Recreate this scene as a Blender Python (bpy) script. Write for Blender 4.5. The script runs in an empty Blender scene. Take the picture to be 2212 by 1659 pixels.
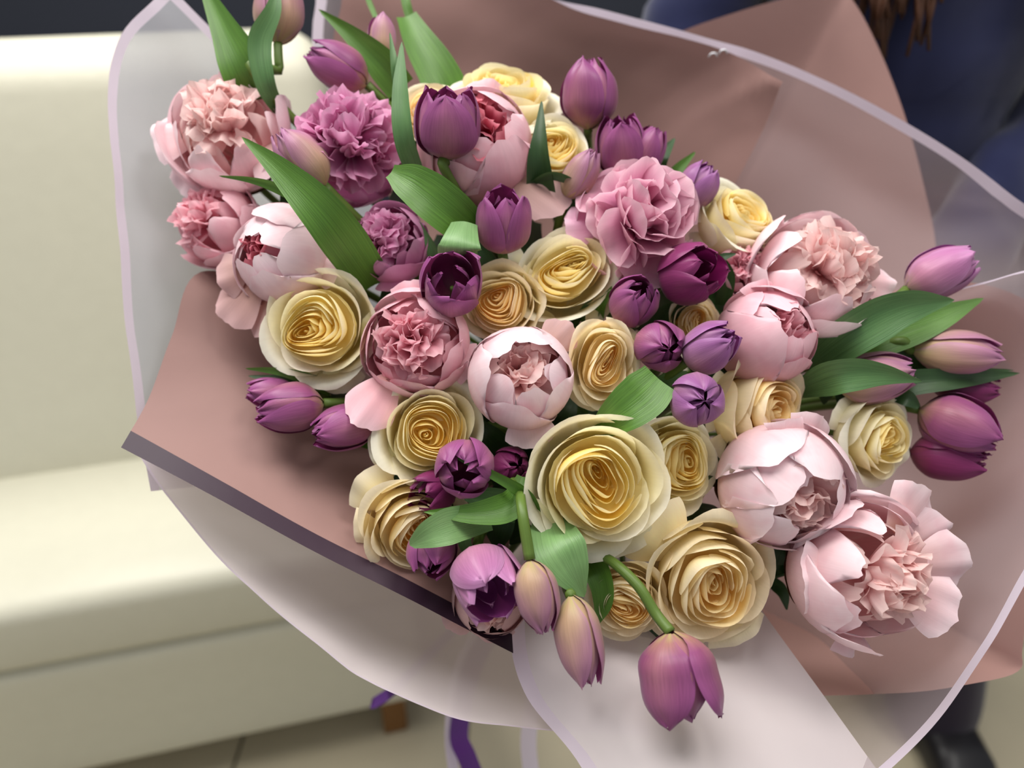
import bpy, math, random
import numpy as np
from mathutils import Vector, Matrix
C = bpy.context.scene.collection
sc = bpy.context.scene
PI = math.pi
# ------------------------------------------------------------------ camera
F = 1750.0
PITCH = math.radians(32)
CAM = Vector((0, 0, 1.30))
cd = bpy.data.cameras.new('camera'); cam = bpy.data.objects.new('camera', cd); C.objects.link(cam)
cd.sensor_width = 36; cd.lens = F / 2212 * 36
cam.location = CAM; cam.rotation_euler = (PI / 2 - PITCH, 0, 0)
cd.dof.use_dof = True; cd.dof.focus_distance = 0.585; cd.dof.aperture_fstop = 2.8
cd.clip_start = 0.02
sc.camera = cam
RM = cam.rotation_euler.to_matrix()
RN = np.array(RM)
# ------------------------------------------------------------------ world, lamps, exposure
w = bpy.data.worlds.new('world'); sc.world = w; w.use_nodes = True
w.node_tree.nodes['Background'].inputs[0].default_value = (0.93, 0.96, 1.0, 1)
w.node_tree.nodes['Background'].inputs[1].default_value = 0.37
def area(name, loc, target, size, power, col):
    l = bpy.data.lights.new(name, 'AREA'); l.shape = 'DISK'; l.size = size; l.energy = power; l.color = col
    o = bpy.data.objects.new(name, l); C.objects.link(o); o.location = loc
    o.rotation_euler = (Vector(target) - Vector(loc)).to_track_quat('-Z', 'Y').to_euler()
    return o
area('ceiling_lamp_a', (-0.45, 0.62, 2.7), (0.0, 0.6, 0.9), 1.3, 33, (1.0, 0.97, 0.93))
area('ceiling_lamp_b', (0.8, 0.45, 2.7), (0.1, 0.6, 0.9), 0.7, 14, (1.0, 0.96, 0.9))
area('ceiling_lamp_c', (-1.2, 1.6, 2.7), (-0.6, 1.0, 0.5), 0.6, 26, (1.0, 0.98, 0.93))
sc.view_settings.view_transform = 'Standard'; sc.view_settings.look = 'None'
sc.view_settings.gamma = 1.0; sc.view_settings.use_curve_mapping = False
sc.view_settings.exposure = 0.22

# ------------------------------------------------------------------ placing helpers
def P(px, py, d):
    v = Vector(((px - 1106) / F * d, -(py - 829.5) / F * d, -d))
    return CAM + RM @ v
def ray(px, py):
    return RM @ Vector(((px - 1106) / F, -(py - 829.5) / F, -1))
def on_z(px, py, z):
    r = ray(px, py); return CAM + r * ((z - CAM.z) / r.z)
def on_y(px, py, y):
    r = ray(px, py); return CAM + r * ((y - CAM.y) / r.y)
def cdir(sx, sy, back=False):
    n2 = sx * sx + sy * sy
    z = math.sqrt(max(0.0, 1 - n2)) if n2 < 1 else 0.0
    if back: z = -z
    return (RM @ Vector((sx, -sy, z))).normalized()
def depth(px, py, dz):
    d = 0.615 + 0.05 * ((px - 1200) / 1000) ** 2
    d += 0.070 * (900 - py) / 900 if py < 900 else -0.035 * (py - 900) / 600
    return d + dz / 100

def lin(c):
    return tuple(((x / 255) / 12.92 if x / 255 <= .04045 else ((x / 255 + .055) / 1.055) ** 2.4) for x in c) + (1,)

# ------------------------------------------------------------------ materials
def nodes(name):
    m = bpy.data.materials.new(name); m.use_nodes = True
    nt = m.node_tree; return m, nt, nt.nodes, nt.links, nt.nodes['Principled BSDF'], nt.nodes['Material Output']
def ramp(N, pts):
    r = N.new('ShaderNodeValToRGB'); e = r.color_ramp.elements
    while len(e) < len(pts): e.new(0.5)
    for k, (p, c) in enumerate(pts): e[k].position = p; e[k].color = lin(c)
    return r
def math_n(N, L, op, a, b=None, c=None):
    m = N.new('ShaderNodeMath'); m.operation = op
    for i, x in enumerate((a, b, c)):
        if x is None: continue
        if isinstance(x, (int, float)): m.inputs[i].default_value = x
        else: L.new(x, m.inputs[i])
    return m.outputs[0]
def mixc(N, L, fac, a, b, mode='MIX'):
    m = N.new('ShaderNodeMix'); m.data_type = 'RGBA'; m.blend_type = mode
    for k, x in ((0, fac), (6, a), (7, b)):
        if isinstance(x, (int, float)): m.inputs[k].default_value = x
        elif isinstance(x, tuple): m.inputs[k].default_value = x
        else: L.new(x, m.inputs[k])
    return m.outputs[2]
def petal_mat(name, along, edge, edge_fac=0.5, mid=None, mid_fac=0.0, inner=None, streak=0.06, rough=0.5, transl=0.25, sheen=0.05, blotch=None, blotch_fac=0.3):
    """colour runs along the petal (v), turns towards its edge colour at the rim (u), with fine lengthwise veins"""
    m, nt, N, L, B, O = nodes(name)
    uv = N.new('ShaderNodeUVMap'); uv.uv_map = 'UVMap'
    sp = N.new('ShaderNodeSeparateXYZ'); L.new(uv.outputs[0], sp.inputs[0])
    u, v = sp.outputs[0], sp.outputs[1]
    oi = N.new('ShaderNodeObjectInfo')
    r = ramp(N, along); L.new(v, r.inputs[0])
    au = math_n(N, L, 'ABSOLUTE', math_n(N, L, 'MULTIPLY_ADD', u, 2.0, -1.0))
    e1 = math_n(N, L, 'POWER', au, 3.0); e2 = math_n(N, L, 'POWER', v, 5.0)
    ed = math_n(N, L, 'MAXIMUM', e1, e2)
    col = mixc(N, L, math_n(N, L, 'MULTIPLY', ed, edge_fac), r.outputs[0], lin(edge))
    if mid:
        g = math_n(N, L, 'SUBTRACT', 1.0, math_n(N, L, 'MULTIPLY', au, 1.8)); g = math_n(N, L, 'MAXIMUM', g, 0.0)
        g = math_n(N, L, 'MULTIPLY', g, math_n(N, L, 'SUBTRACT', 1.15, v)); g = math_n(N, L, 'MULTIPLY', g, mid_fac)
        col = mixc(N, L, g, col, lin(mid))
    cx = N.new('ShaderNodeCombineXYZ'); L.new(math_n(N, L, 'MULTIPLY', u, 26.0), cx.inputs[0]); L.new(math_n(N, L, 'MULTIPLY', v, 2.0), cx.inputs[1])
    L.new(math_n(N, L, 'MULTIPLY', oi.outputs['Random'], 37.0), cx.inputs[2])
    n = N.new('ShaderNodeTexNoise'); n.inputs['Scale'].default_value = 1.6; n.inputs['Detail'].default_value = 4; L.new(cx.outputs[0], n.inputs[0])
    st = N.new('ShaderNodeMapRange'); L.new(n.outputs[0], st.inputs[0]); st.inputs[1].default_value = .3; st.inputs[2].default_value = .7
    st.inputs[3].default_value = 1 - streak; st.inputs[4].default_value = 1 + streak * .5
    col = mixc(N, L, 1.0, col, st.outputs[0], 'MULTIPLY')
    if blotch:
        tc = N.new('ShaderNodeTexCoord'); n2 = N.new('ShaderNodeTexNoise'); n2.inputs['Scale'].default_value = 55; L.new(tc.outputs['Object'], n2.inputs[0])
        f2 = N.new('ShaderNodeMapRange'); L.new(n2.outputs[0], f2.inputs[0]); f2.inputs[1].default_value = .48; f2.inputs[2].default_value = .68; f2.inputs[4].default_value = blotch_fac
        col = mixc(N, L, f2.outputs[0], col, lin(blotch))
    if inner:
        ge = N.new('ShaderNodeNewGeometry'); col = mixc(N, L, math_n(N, L, 'MULTIPLY', ge.outputs['Backfacing'], 0.85), col, lin(inner))
    hs = N.new('ShaderNodeHueSaturation'); L.new(col, hs.inputs['Color'])
    hv = N.new('ShaderNodeMapRange'); L.new(oi.outputs['Random'], hv.inputs[0]); hv.inputs[3].default_value = .9; hv.inputs[4].default_value = 1.08
    L.new(hv.outputs[0], hs.inputs['Value'])
    L.new(hs.outputs[0], B.inputs['Base Color'])
    B.inputs['Roughness'].default_value = rough; B.inputs['Sheen Weight'].default_value = sheen; B.inputs['Sheen Roughness'].default_value = .4
    B.inputs['Specular IOR Level'].default_value = .3
    bp = N.new('ShaderNodeBump'); bp.inputs['Strength'].default_value = .25; bp.inputs['Distance'].default_value = .0012 * min(1, streak * 4); L.new(n.outputs[0], bp.inputs['Height']); L.new(bp.outputs[0], B.inputs['Normal'])
    t = N.new('ShaderNodeBsdfTranslucent'); L.new(hs.outputs[0], t.inputs[0])
    mx = N.new('ShaderNodeMixShader'); mx.inputs[0].default_value = transl; L.new(B.outputs[0], mx.inputs[1]); L.new(t.outputs[0], mx.inputs[2]); L.new(mx.outputs[0], O.inputs[0])
    return m
M = {}
M['rose_cream'] = petal_mat('rose_cream', [(0, (250, 226, 132)), (.55, (252, 236, 168)), (1, (253, 246, 210))], (250, 243, 212), .6, streak=.03, transl=.38)
M['rose_cream_heart'] = petal_mat('rose_cream_heart', [(0, (250, 206, 84)), (.6, (252, 226, 132)), (1, (253, 240, 180))], (250, 236, 178), .55, streak=.03, transl=.5)
M['rose_outer'] = petal_mat('rose_outer', [(0, (240, 232, 172)), (.5, (250, 242, 200)), (1, (252, 248, 228))], (252, 247, 230), .6, streak=.03, transl=.33)
M['rose_peach'] = petal_mat('rose_peach', [(0, (252, 224, 158)), (.55, (253, 238, 188)), (1, (254, 243, 214))], (250, 236, 206), .6, streak=.035, transl=.4)
M['rose_peach_heart'] = petal_mat('rose_peach_heart', [(0, (251, 200, 108)), (.6, (253, 224, 150)), (1, (254, 238, 190))], (250, 230, 184), .55, streak=.035, transl=.5)
M['peony_pale'] = petal_mat('peony_pale', [(0, (236, 200, 180)), (.35, (238, 196, 196)), (.8, (243, 210, 216)), (1, (246, 220, 226))], (250, 232, 236), .55, streak=.035, transl=.25, blotch=(232, 176, 186), blotch_fac=.35)
M['peony_pale_heart'] = petal_mat('peony_pale_heart', [(0, (230, 140, 146)), (.4, (246, 198, 198)), (1, (251, 226, 224))], (250, 222, 216), .6, streak=.04, transl=.5)
M['peony_pink'] = petal_mat('peony_pink', [(0, (236, 190, 172)), (.35, (232, 172, 178)), (.8, (238, 186, 196)), (1, (240, 196, 206))], (246, 212, 220), .5, streak=.035, transl=.25, blotch=(222, 148, 166), blotch_fac=.35)
M['peony_pink_heart'] = petal_mat('peony_pink_heart', [(0, (206, 86, 112)), (.5, (236, 158, 174)), (1, (246, 192, 204))], (246, 206, 212), .6, streak=.04, transl=.5)
M['peony_rosy_heart'] = petal_mat('peony_rosy_heart', [(0, (150, 20, 60)), (.6, (206, 74, 104)), (1, (226, 120, 140))], (238, 170, 180), .5, streak=.04, transl=.5)
M['peony_mauve'] = petal_mat('peony_mauve', [(0, (190, 90, 145)), (.4, (204, 120, 170)), (1, (222, 152, 194))], (234, 182, 212), .5, streak=.035, transl=.28, blotch=(196, 100, 158), blotch_fac=.3)
M['peony_mauve_heart'] = petal_mat('peony_mauve_heart', [(0, (160, 40, 110)), (.5, (206, 112, 164)), (1, (226, 156, 196))], (238, 192, 218), .5, streak=.04, transl=.5)
M['peony_lilac'] = petal_mat('peony_lilac', [(0, (196, 110, 150)), (.4, (216, 150, 180)), (1, (232, 182, 206))], (242, 208, 222), .55, streak=.04, transl=.32)
M['peony_lilac_heart'] = petal_mat('peony_lilac_heart', [(0, (180, 76, 126)), (.5, (222, 150, 182)), (1, (238, 190, 206))], (246, 216, 226), .5, streak=.04, transl=.5)
M['peony_dusky'] = petal_mat('peony_dusky', [(0, (200, 156, 136)), (.4, (206, 164, 156)), (1, (216, 176, 176))], (228, 192, 192), .5, streak=.035, transl=.4)
M['tulip_purple'] = petal_mat('tulip_purple', [(0, (200, 190, 116)), (.08, (176, 128, 112)), (.2, (148, 80, 116)), (.8, (150, 80, 128)), (1, (140, 62, 116))], (156, 84, 144), .5, mid=(176, 118, 126), mid_fac=.8, inner=(122, 30, 86), streak=.13, transl=.2, rough=.38, sheen=.1)
M['tulip_pale'] = petal_mat('tulip_pale', [(0, (190, 184, 110)), (.2, (190, 160, 128)), (.5, (184, 138, 142)), (1, (168, 110, 146))], (180, 124, 162), .7, mid=(196, 160, 128), mid_fac=.8, inner=(150, 60, 120), streak=.12, transl=.2, rough=.38, sheen=.1)
M['tulip_violet'] = petal_mat('tulip_violet', [(0, (186, 160, 130)), (.2, (164, 116, 142)), (.6, (154, 100, 148)), (1, (142, 78, 138))], (166, 112, 168), .6, mid=(180, 134, 140), mid_fac=.6, inner=(116, 34, 108), streak=.12, transl=.2, rough=.38, sheen=.1)
M['tulip_deep'] = petal_mat('tulip_deep', [(0, (140, 70, 90)), (.3, (126, 46, 90)), (1, (130, 44, 98))], (138, 56, 110), .5, inner=(128, 18, 90), streak=.13, transl=.2, rough=.4, sheen=.1)
M['tulip_orchid'] = petal_mat('tulip_orchid', [(0, (190, 170, 140)), (.2, (186, 128, 152)), (.6, (184, 118, 162)), (1, (178, 104, 160))], (204, 150, 194), .7, mid=(196, 134, 160), mid_fac=.5, inner=(150, 56, 140), streak=.12, transl=.2, rough=.38, sheen=.1)

def leaf_mat(name, a, b, vein=.25, rough=.42):
    m, nt, N, L, B, O = nodes(name)
    uv = N.new('ShaderNodeUVMap'); uv.uv_map = 'UVMap'
    sp = N.new('ShaderNodeSeparateXYZ'); L.new(uv.outputs[0], sp.inputs[0])
    oi = N.new('ShaderNodeObjectInfo')
    cx = N.new('ShaderNodeCombineXYZ'); L.new(math_n(N, L, 'MULTIPLY', sp.outputs[0], 34.0), cx.inputs[0]); L.new(math_n(N, L, 'MULTIPLY', sp.outputs[1], 1.6), cx.inputs[1]); L.new(math_n(N, L, 'MULTIPLY', oi.outputs['Random'], 20.0), cx.inputs[2])
    n = N.new('ShaderNodeTexNoise'); n.inputs['Scale'].default_value = 1.3; n.inputs['Detail'].default_value = 3; L.new(cx.outputs[0], n.inputs[0])
    n2 = N.new('ShaderNodeTexNoise'); n2.inputs['Scale'].default_value = 3; tc = N.new('ShaderNodeVectorMath'); tc.operation = 'SCALE'; tc.inputs['Scale'].default_value = 1.0; L.new(uv.outputs[0], tc.inputs[0]); L.new(tc.outputs[0], n2.inputs[0])
    col = mixc(N, L, n2.outputs[0], lin(a), lin(b))
    mr = N.new('ShaderNodeMapRange'); L.new(n.outputs[0], mr.inputs[0]); mr.inputs[1].default_value = .3; mr.inputs[2].default_value = .7; mr.inputs[3].default_value = 1 - vein; mr.inputs[4].default_value = 1 + vein * .6
    col = mixc(N, L, 1.0, col, mr.outputs[0], 'MULTIPLY')
    L.new(col, B.inputs['Base Color']); B.inputs['Roughness'].default_value = rough
    bp = N.new('ShaderNodeBump'); bp.inputs['Strength'].default_value = .3; bp.inputs['Distance'].default_value = .001; L.new(n.outputs[0], bp.inputs['Height']); L.new(bp.outputs[0], B.inputs['Normal'])
    t = N.new('ShaderNodeBsdfTranslucent'); L.new(col, t.inputs[0])
    mx = N.new('ShaderNodeMixShader'); mx.inputs[0].default_value = .22; L.new(B.outputs[0], mx.inputs[1]); L.new(t.outputs[0], mx.inputs[2]); L.new(mx.outputs[0], O.inputs[0])
    return m
M['leaf'] = leaf_mat('leaf_green', (70, 112, 34), (96, 140, 54))
M['leaf_pale'] = leaf_mat('leaf_pale_green', (112, 154, 92), (134, 172, 112), .16)
M['leaf_bluish'] = leaf_mat('leaf_bluish_green', (74, 116, 66), (100, 140, 84))
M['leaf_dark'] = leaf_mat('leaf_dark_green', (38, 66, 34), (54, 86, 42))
M['stem'] = leaf_mat('stem_green', (88, 116, 44), (108, 134, 58), .1)
M['sepal'] = leaf_mat('sepal_green_red', (92, 92, 44), (116, 54, 44), .2)

def paper_mat(name, col, transp, transl, rough, col2=None, mott=.06, bump=.3):
    m, nt, N, L, B, O = nodes(name)
    tc = N.new('ShaderNodeTexCoord'); n = N.new('ShaderNodeTexNoise'); n.inputs['Scale'].default_value = 9; n.inputs['Detail'].default_value = 5; L.new(tc.outputs['Object'], n.inputs[0])
    mr = N.new('ShaderNodeMapRange'); L.new(n.outputs[0], mr.inputs[0]); mr.inputs[3].default_value = 1 - mott; mr.inputs[4].default_value = 1 + mott
    c = mixc(N, L, 1.0, lin(col), mr.outputs[0], 'MULTIPLY')
    L.new(c, B.inputs['Base Color']); B.inputs['Roughness'].default_value = rough; B.inputs['Specular IOR Level'].default_value = .35
    bp = N.new('ShaderNodeBump'); bp.inputs['Strength'].default_value = bump; bp.inputs['Distance'].default_value = .004; L.new(n.outputs[0], bp.inputs['Height']); L.new(bp.outputs[0], B.inputs['Normal'])
    t = N.new('ShaderNodeBsdfTranslucent'); L.new(c, t.inputs[0])
    mx = N.new('ShaderNodeMixShader'); mx.inputs[0].default_value = transl; L.new(B.outputs[0], mx.inputs[1]); L.new(t.outputs[0], mx.inputs[2])
    tr = N.new('ShaderNodeBsdfTransparent'); m2 = N.new('ShaderNodeMixShader'); m2.inputs[0].default_value = transp
    L.new(mx.outputs[0], m2.inputs[1]); L.new(tr.outputs[0], m2.inputs[2]); L.new(m2.outputs[0], O.inputs[0])
    return m
M['paper_mauve'] = paper_mat('paper_dusty_mauve', (154, 120, 114), 0, .2, .6)
M['paper_pink'] = paper_mat('paper_dusty_pink', (208, 168, 162), 0, .3, .6)
M['film_clear'] = paper_mat('film_clear', (200, 186, 190), .58, .35, .4)
M['film'] = paper_mat('film_frosted', (196, 198, 206), .20, .35, .45)
M['film_front'] = paper_mat('film_frosted_front', (226, 216, 219), .10, .30, .5)
M['border'] = paper_mat('border_lavender', (234, 222, 238), .0, .5, .5)
M['stripe'] = paper_mat('stripe_plum', (46, 26, 42), .0, .05, .5)

def plain(name, col, rough=.6, mott=.08, scale=8, bump=.1, sheen=0, spec=.4):
    m, nt, N, L, B, O = nodes(name)
    tc = N.new('ShaderNodeTexCoord'); n = N.new('ShaderNodeTexNoise'); n.inputs['Scale'].default_value = scale; n.inputs['Detail'].default_value = 6; L.new(tc.outputs['Object'], n.inputs[0])
    mr = N.new('ShaderNodeMapRange'); L.new(n.outputs[0], mr.inputs[0]); mr.inputs[3].default_value = 1 - mott; mr.inputs[4].default_value = 1 + mott
    c = mixc(N, L, 1.0, lin(col), mr.outputs[0], 'MULTIPLY'); L.new(c, B.inputs['Base Color'])
    B.inputs['Roughness'].default_value = rough; B.inputs['Sheen Weight'].default_value = sheen; B.inputs['Specular IOR Level'].default_value = spec
    bp = N.new('ShaderNodeBump'); bp.inputs['Strength'].default_value = bump; bp.inputs['Distance'].default_value = .002; L.new(n.outputs[0], bp.inputs['Height']); L.new(bp.outputs[0], B.inputs['Normal'])
    return m
M['leather'] = plain('leather_cream', (206, 203, 184), .42, .03, 40, .25)
M['wood'] = plain('wood_brown', (120, 80, 36), .5, .2, 14, .2)
M['wall'] = plain('wall_navy_black', (34, 38, 50), .7, .1, 3, .1)
M['tile'] = plain('tile_beige', (188, 178, 152), .45, .16, 5, .1)
M['grout'] = plain('grout_grey', (92, 84, 68), .8)
M['navy'] = plain('cloth_navy', (22, 28, 64), .8, .25, 14, .5, .3, .2)
M['trouser'] = plain('cloth_dark_plum', (26, 12, 34), .8, .15, 20, .3, .2, .2)
M['skin'] = plain('skin', (214, 166, 144), .5)
M['hair'] = plain('hair_brown', (70, 42, 26), .45, .4, 60, .6)
M['shoe'] = plain('shoe_black', (22, 20, 24), .4)
M['ribbon_white'] = plain('ribbon_white', (248, 236, 246), .35, .03)
M['ribbon_purple'] = plain('ribbon_purple', (98, 50, 132), .35, .05)
M['metal'] = plain('staple_metal', (220, 220, 225), .2)

# ------------------------------------------------------------------ object helpers
def mesh_obj(name, verts, faces, mat, parent=None, uvs=None, smooth=True):
    me = bpy.data.meshes.new(name)
    me.from_pydata([tuple(v) for v in verts], [], faces)
    if uvs is not None:
        ul = me.uv_layers.new(name='UVMap')
        li = np.empty(len(me.loops), dtype=np.int32); me.loops.foreach_get('vertex_index', li)
        ul.data.foreach_set('uv', np.asarray(uvs, dtype=np.float32)[li].ravel())
    if smooth: me.polygons.foreach_set('use_smooth', [True] * len(me.polygons))
    me.materials.append(mat); me.update()
    o = bpy.data.objects.new(name, me); C.objects.link(o)
    if parent is not None: o.parent = parent
    return o
_fc = {}
def grid_faces(nv, nu):
    if (nv, nu) not in _fc:
        _fc[nv, nu] = [(j * nu + i, j * nu + i + 1, (j + 1) * nu + i + 1, (j + 1) * nu + i) for j in range(nv - 1) for i in range(nu - 1)]
    return _fc[nv, nu]
def grid_uv(nu, nv):
    u = np.linspace(0, 1, nu); v = np.linspace(0, 1, nv)
    U, V = np.meshgrid(u, v); return U, V
def grid_obj(name, X, Y, Z, mat, parent):
    nv, nu = X.shape; U, V = grid_uv(nu, nv)
    return mesh_obj(name, np.stack([X.ravel(), Y.ravel(), Z.ravel()], 1).tolist(), grid_faces(nv, nu), mat, parent, np.stack([U.ravel(), V.ravel()], 1))
def thing(name, label, cat, group=None, mat4=None):
    o = bpy.data.objects.new(name, None); C.objects.link(o); o.empty_display_size = .02
    if mat4 is not None: o.matrix_world = mat4
    o['label'] = label; o['category'] = cat
    if group: o['group'] = group
    return o
def tag(o, label, cat, group=None):
    o['label'] = label; o['category'] = cat
    if group: o['group'] = group
    return o
def frame(loc, zdir, spin=0.0):
    q = zdir.to_track_quat('Z', 'Y'); m = q.to_matrix() @ Matrix.Rotation(spin, 3, 'Z')
    m4 = m.to_4x4(); m4.translation = loc; return m4
def catmull(pts, n):
    pts = np.asarray(pts, float); k = len(pts)
    p = np.vstack([2 * pts[0] - pts[1], pts, 2 * pts[-1] - pts[-2]])
    t = np.linspace(0, k - 1, n); i = np.minimum(t.astype(int), k - 2); f = (t - i)[:, None]
    a, b, c, d = p[i], p[i + 1], p[i + 2], p[i + 3]
    return .5 * (2 * b + (c - a) * f + (2 * a - 5 * b + 4 * c - d) * f ** 2 + (3 * b - a - 3 * c + d) * f ** 3)
def to_local(pts, parent):
    if parent is None: return np.asarray(pts)
    inv = np.array(parent.matrix_world.inverted()); p = np.asarray(pts)
    return p @ inv[:3, :3].T + inv[:3, 3]
def tube(name, pts, rad, mat, parent, n=14, sides=8):
    c = catmull(pts, n); r = np.interp(np.linspace(0, 1, n), np.linspace(0, 1, len(np.atleast_1d(rad))), np.atleast_1d(rad))
    T = np.gradient(c, axis=0); T /= np.linalg.norm(T, axis=1)[:, None]
    ref = np.array([.31, .17, .93]); A = np.cross(T, ref); A /= np.linalg.norm(A, axis=1)[:, None]; Bn = np.cross(T, A)
    a = np.linspace(0, 2 * PI, sides, endpoint=False)
    v = c[:, None, :] + r[:, None, None] * (np.cos(a)[None, :, None] * A[:, None, :] + np.sin(a)[None, :, None] * Bn[:, None, :])
    v = to_local(v.reshape(-1, 3), parent)
    f = [(j * sides + i, j * sides + (i + 1) % sides, (j + 1) * sides + (i + 1) % sides, (j + 1) * sides + i) for j in range(n - 1) for i in range(sides)]
    f.append(tuple(range(sides))[::-1]); f.append(tuple((n - 1) * sides + i for i in range(sides)))
    uv = [((i / sides), j / n) for j in range(n) for i in range(sides)]
    return mesh_obj(name, v.tolist(), f, mat, parent, uv)

BIND = P(1330, 960, 0.97)           # where all stems are tied together
def matw(o):                         # world matrix before the depsgraph has run
    return o.matrix_world
def stem_for(root, base_w, zdir, rad, via=None):
    b = np.array(base_w); S = np.array(BIND) + np.array([random.uniform(-.012, .012) for _ in range(3)])
    if via:
        q0 = via[0]; nb = np.array(P(*q0))
        if np.linalg.norm(nb - b) < .014: via = via[1:]
    if via: pts = [b] + [np.array(P(*q)) for q in via] + [S]
    else:
        p1 = b - np.array(zdir) * .055; p2 = S + (b - S) * .35
        pts = [(1 - t) ** 3 * b + 3 * t * (1 - t) ** 2 * p1 + 3 * t * t * (1 - t) * p2 + t ** 3 * S for t in np.linspace(0, 1, 7)]
    tail = S + (S - np.array(P(1200, 700, .62))) * .55 + np.array([random.uniform(-.02, .02), 0, random.uniform(-.01, .01)])
    pts.append(tail)
    tube('stem', pts, [rad, rad * .9], M['stem'], root, n=10 + 5 * len(pts), sides=8)

# ------------------------------------------------------------------ wrapping: sheets of film and paper
def sheet(name, rows, mat, label, cat='wrapping paper', group=None, border=None, bmat=None, bw=.009, res=(60, 34), crumple=.0016, seed=0, creases=()):
    """rows: lists of (px, py, depth) from the rim inwards, equally long; border: which sides carry a band"""
    nu, nv = res
    R = []
    for row in rows: R.append(catmull([tuple(P(*q)) for q in row], nu))
    R = np.array(R)
    G = np.stack([catmull(R[:, i, :], nv) for i in range(nu)], 1)      # nv x nu x 3
    rs = np.random.RandomState(seed)
    du = np.gradient(G, axis=1); dv = np.gradient(G, axis=0); Nn = np.cross(du, dv); Nn /= np.linalg.norm(Nn, axis=2)[..., None] + 1e-9
    h = np.zeros(G.shape[:2])
    for k in range(7):
        a = rs.normal(0, 1, 3); a /= np.linalg.norm(a); f = rs.uniform(18, 60); ph = rs.uniform(0, 6.28)
        s = G @ a * f + ph + 1.2 * np.sin(G @ rs.normal(0, 12, 3))
        h += (1 - np.abs(np.sin(s)) if k % 2 else np.sin(s)) * (30 / f) ** .7
    G = G + Nn * (h * crumple * .5)[..., None]
    for (u0, v0, uu, vv, amp, wd) in creases:
        U, V = np.meshgrid(np.linspace(0, 1, nu), np.linspace(0, 1, nv))
        dx, dy = uu - u0, vv - v0; l2 = dx * dx + dy * dy; t = np.clip(((U - u0) * dx + (V - v0) * dy) / l2, 0, 1)
        dist = np.hypot(U - u0 - t * dx, V - v0 - t * dy)
        G = G + Nn * (amp * np.maximum(0, 1 - dist / wd) * (1 - .6 * t))[..., None]
    V3 = G.reshape(-1, 3)
    # distances from sides, metres
    def cum(axis):
        d = np.linalg.norm(np.diff(G, axis=axis), axis=2); z = np.zeros(G.shape[:2])
        if axis == 0: z[1:, :] = np.cumsum(d, 0)
        else: z[:, 1:] = np.cumsum(d, 1)
        return z
    uvs = np.stack([a.ravel() for a in grid_uv(nu, nv)], 1)
    faces = grid_faces(nv, nu)
    if border:
        # insert exact band lines by moving the second line of points
        cv = cum(0); cu = cum(1)
        def slide(A, c, target, rev):
            out = A.copy(); n = len(A)
            if rev: out = slide(A[::-1], c[-1] - c[::-1], target, False)[::-1]; return out
            tgt = np.concatenate([[0, target], np.linspace(target, c[-1], n - 1)[1:]])
            for k in range(3): out[:, k] = np.interp(tgt, c, A[:, k])
            return out
        if 'rim' in border:
            for i in range(nu): G[:, i] = slide(G[:, i], cv[:, i], min(bw, cv[-1, i] * .5), False)
        if 'u0' in border:
            cu = cum(1)
            for j in range(nv): G[j] = slide(G[j], cu[j], min(bw, cu[j, -1] * .3), False)
        if 'u1' in border:
            cu = cum(1)
            for j in range(nv): G[j] = slide(G[j], cu[j], min(bw, cu[j, -1] * .3), True)
        V3 = G.reshape(-1, 3)
        bf = set()
        for k in range(len(faces)):
            j, i = divmod(k, nu - 1)
            if ('rim' in border and j == 0) or ('u0' in border and i == 0) or ('u1' in border and i == nu - 2): bf.add(k)
        def sub(keep):
            used = sorted({a for k in keep for a in faces[k]}); mp = {a: b for b, a in enumerate(used)}
            return V3[used], [tuple(mp[a] for a in faces[k]) for k in keep], uvs[used]
        v, f, u = sub([k for k in range(len(faces)) if k not in bf])
        o = mesh_obj(name, v.tolist(), f, mat, None, u)
        v, f, u = sub(sorted(bf))
        mesh_obj('border_band', v.tolist(), f, bmat or M['border'], o, u)
    else:
        o = mesh_obj(name, V3.tolist(), faces, mat, None, uvs)
    return tag(o, label, cat, group)

def inward(rim, t, dd=0.0, bulge=0.0, to=(1330, 960, 0.97)):
    out = []
    for (x, y, d) in rim:
        px = x + (to[0] - x) * t; py = y + (to[1] - y) * t
        dp = d + (to[2] - d) * t - dd + bulge * math.sin(PI * t)
        out.append((px, py, dp))
    return out
def cone(rim, dd=0.0, bulge=0.05):
    return [rim, inward(rim, .18, dd, bulge), inward(rim, .42, dd, bulge), inward(rim, .7, dd, bulge), inward(rim, .95, 0, 0)]

# frosted film, upper left lobe with a point at the top
rimA = [(330, 1060, .655), (292, 880, .66), (274, 650, .665), (254, 400, .675), (236, 200, .69), (250, 105, .70), (300, 30, .71), (366, -32, .72)]
sheet('film_sheet', cone(rimA), M['film'], 'frosted film lobe rising to a point at the left before the armchair back', 'wrapping film', border=('rim', 'u1'), bw=.0088, seed=1, crumple=.0034, creases=((.8, .02, .35, .5, .006, .10), (.9, .05, .7, .5, -.006, .08)))
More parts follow.
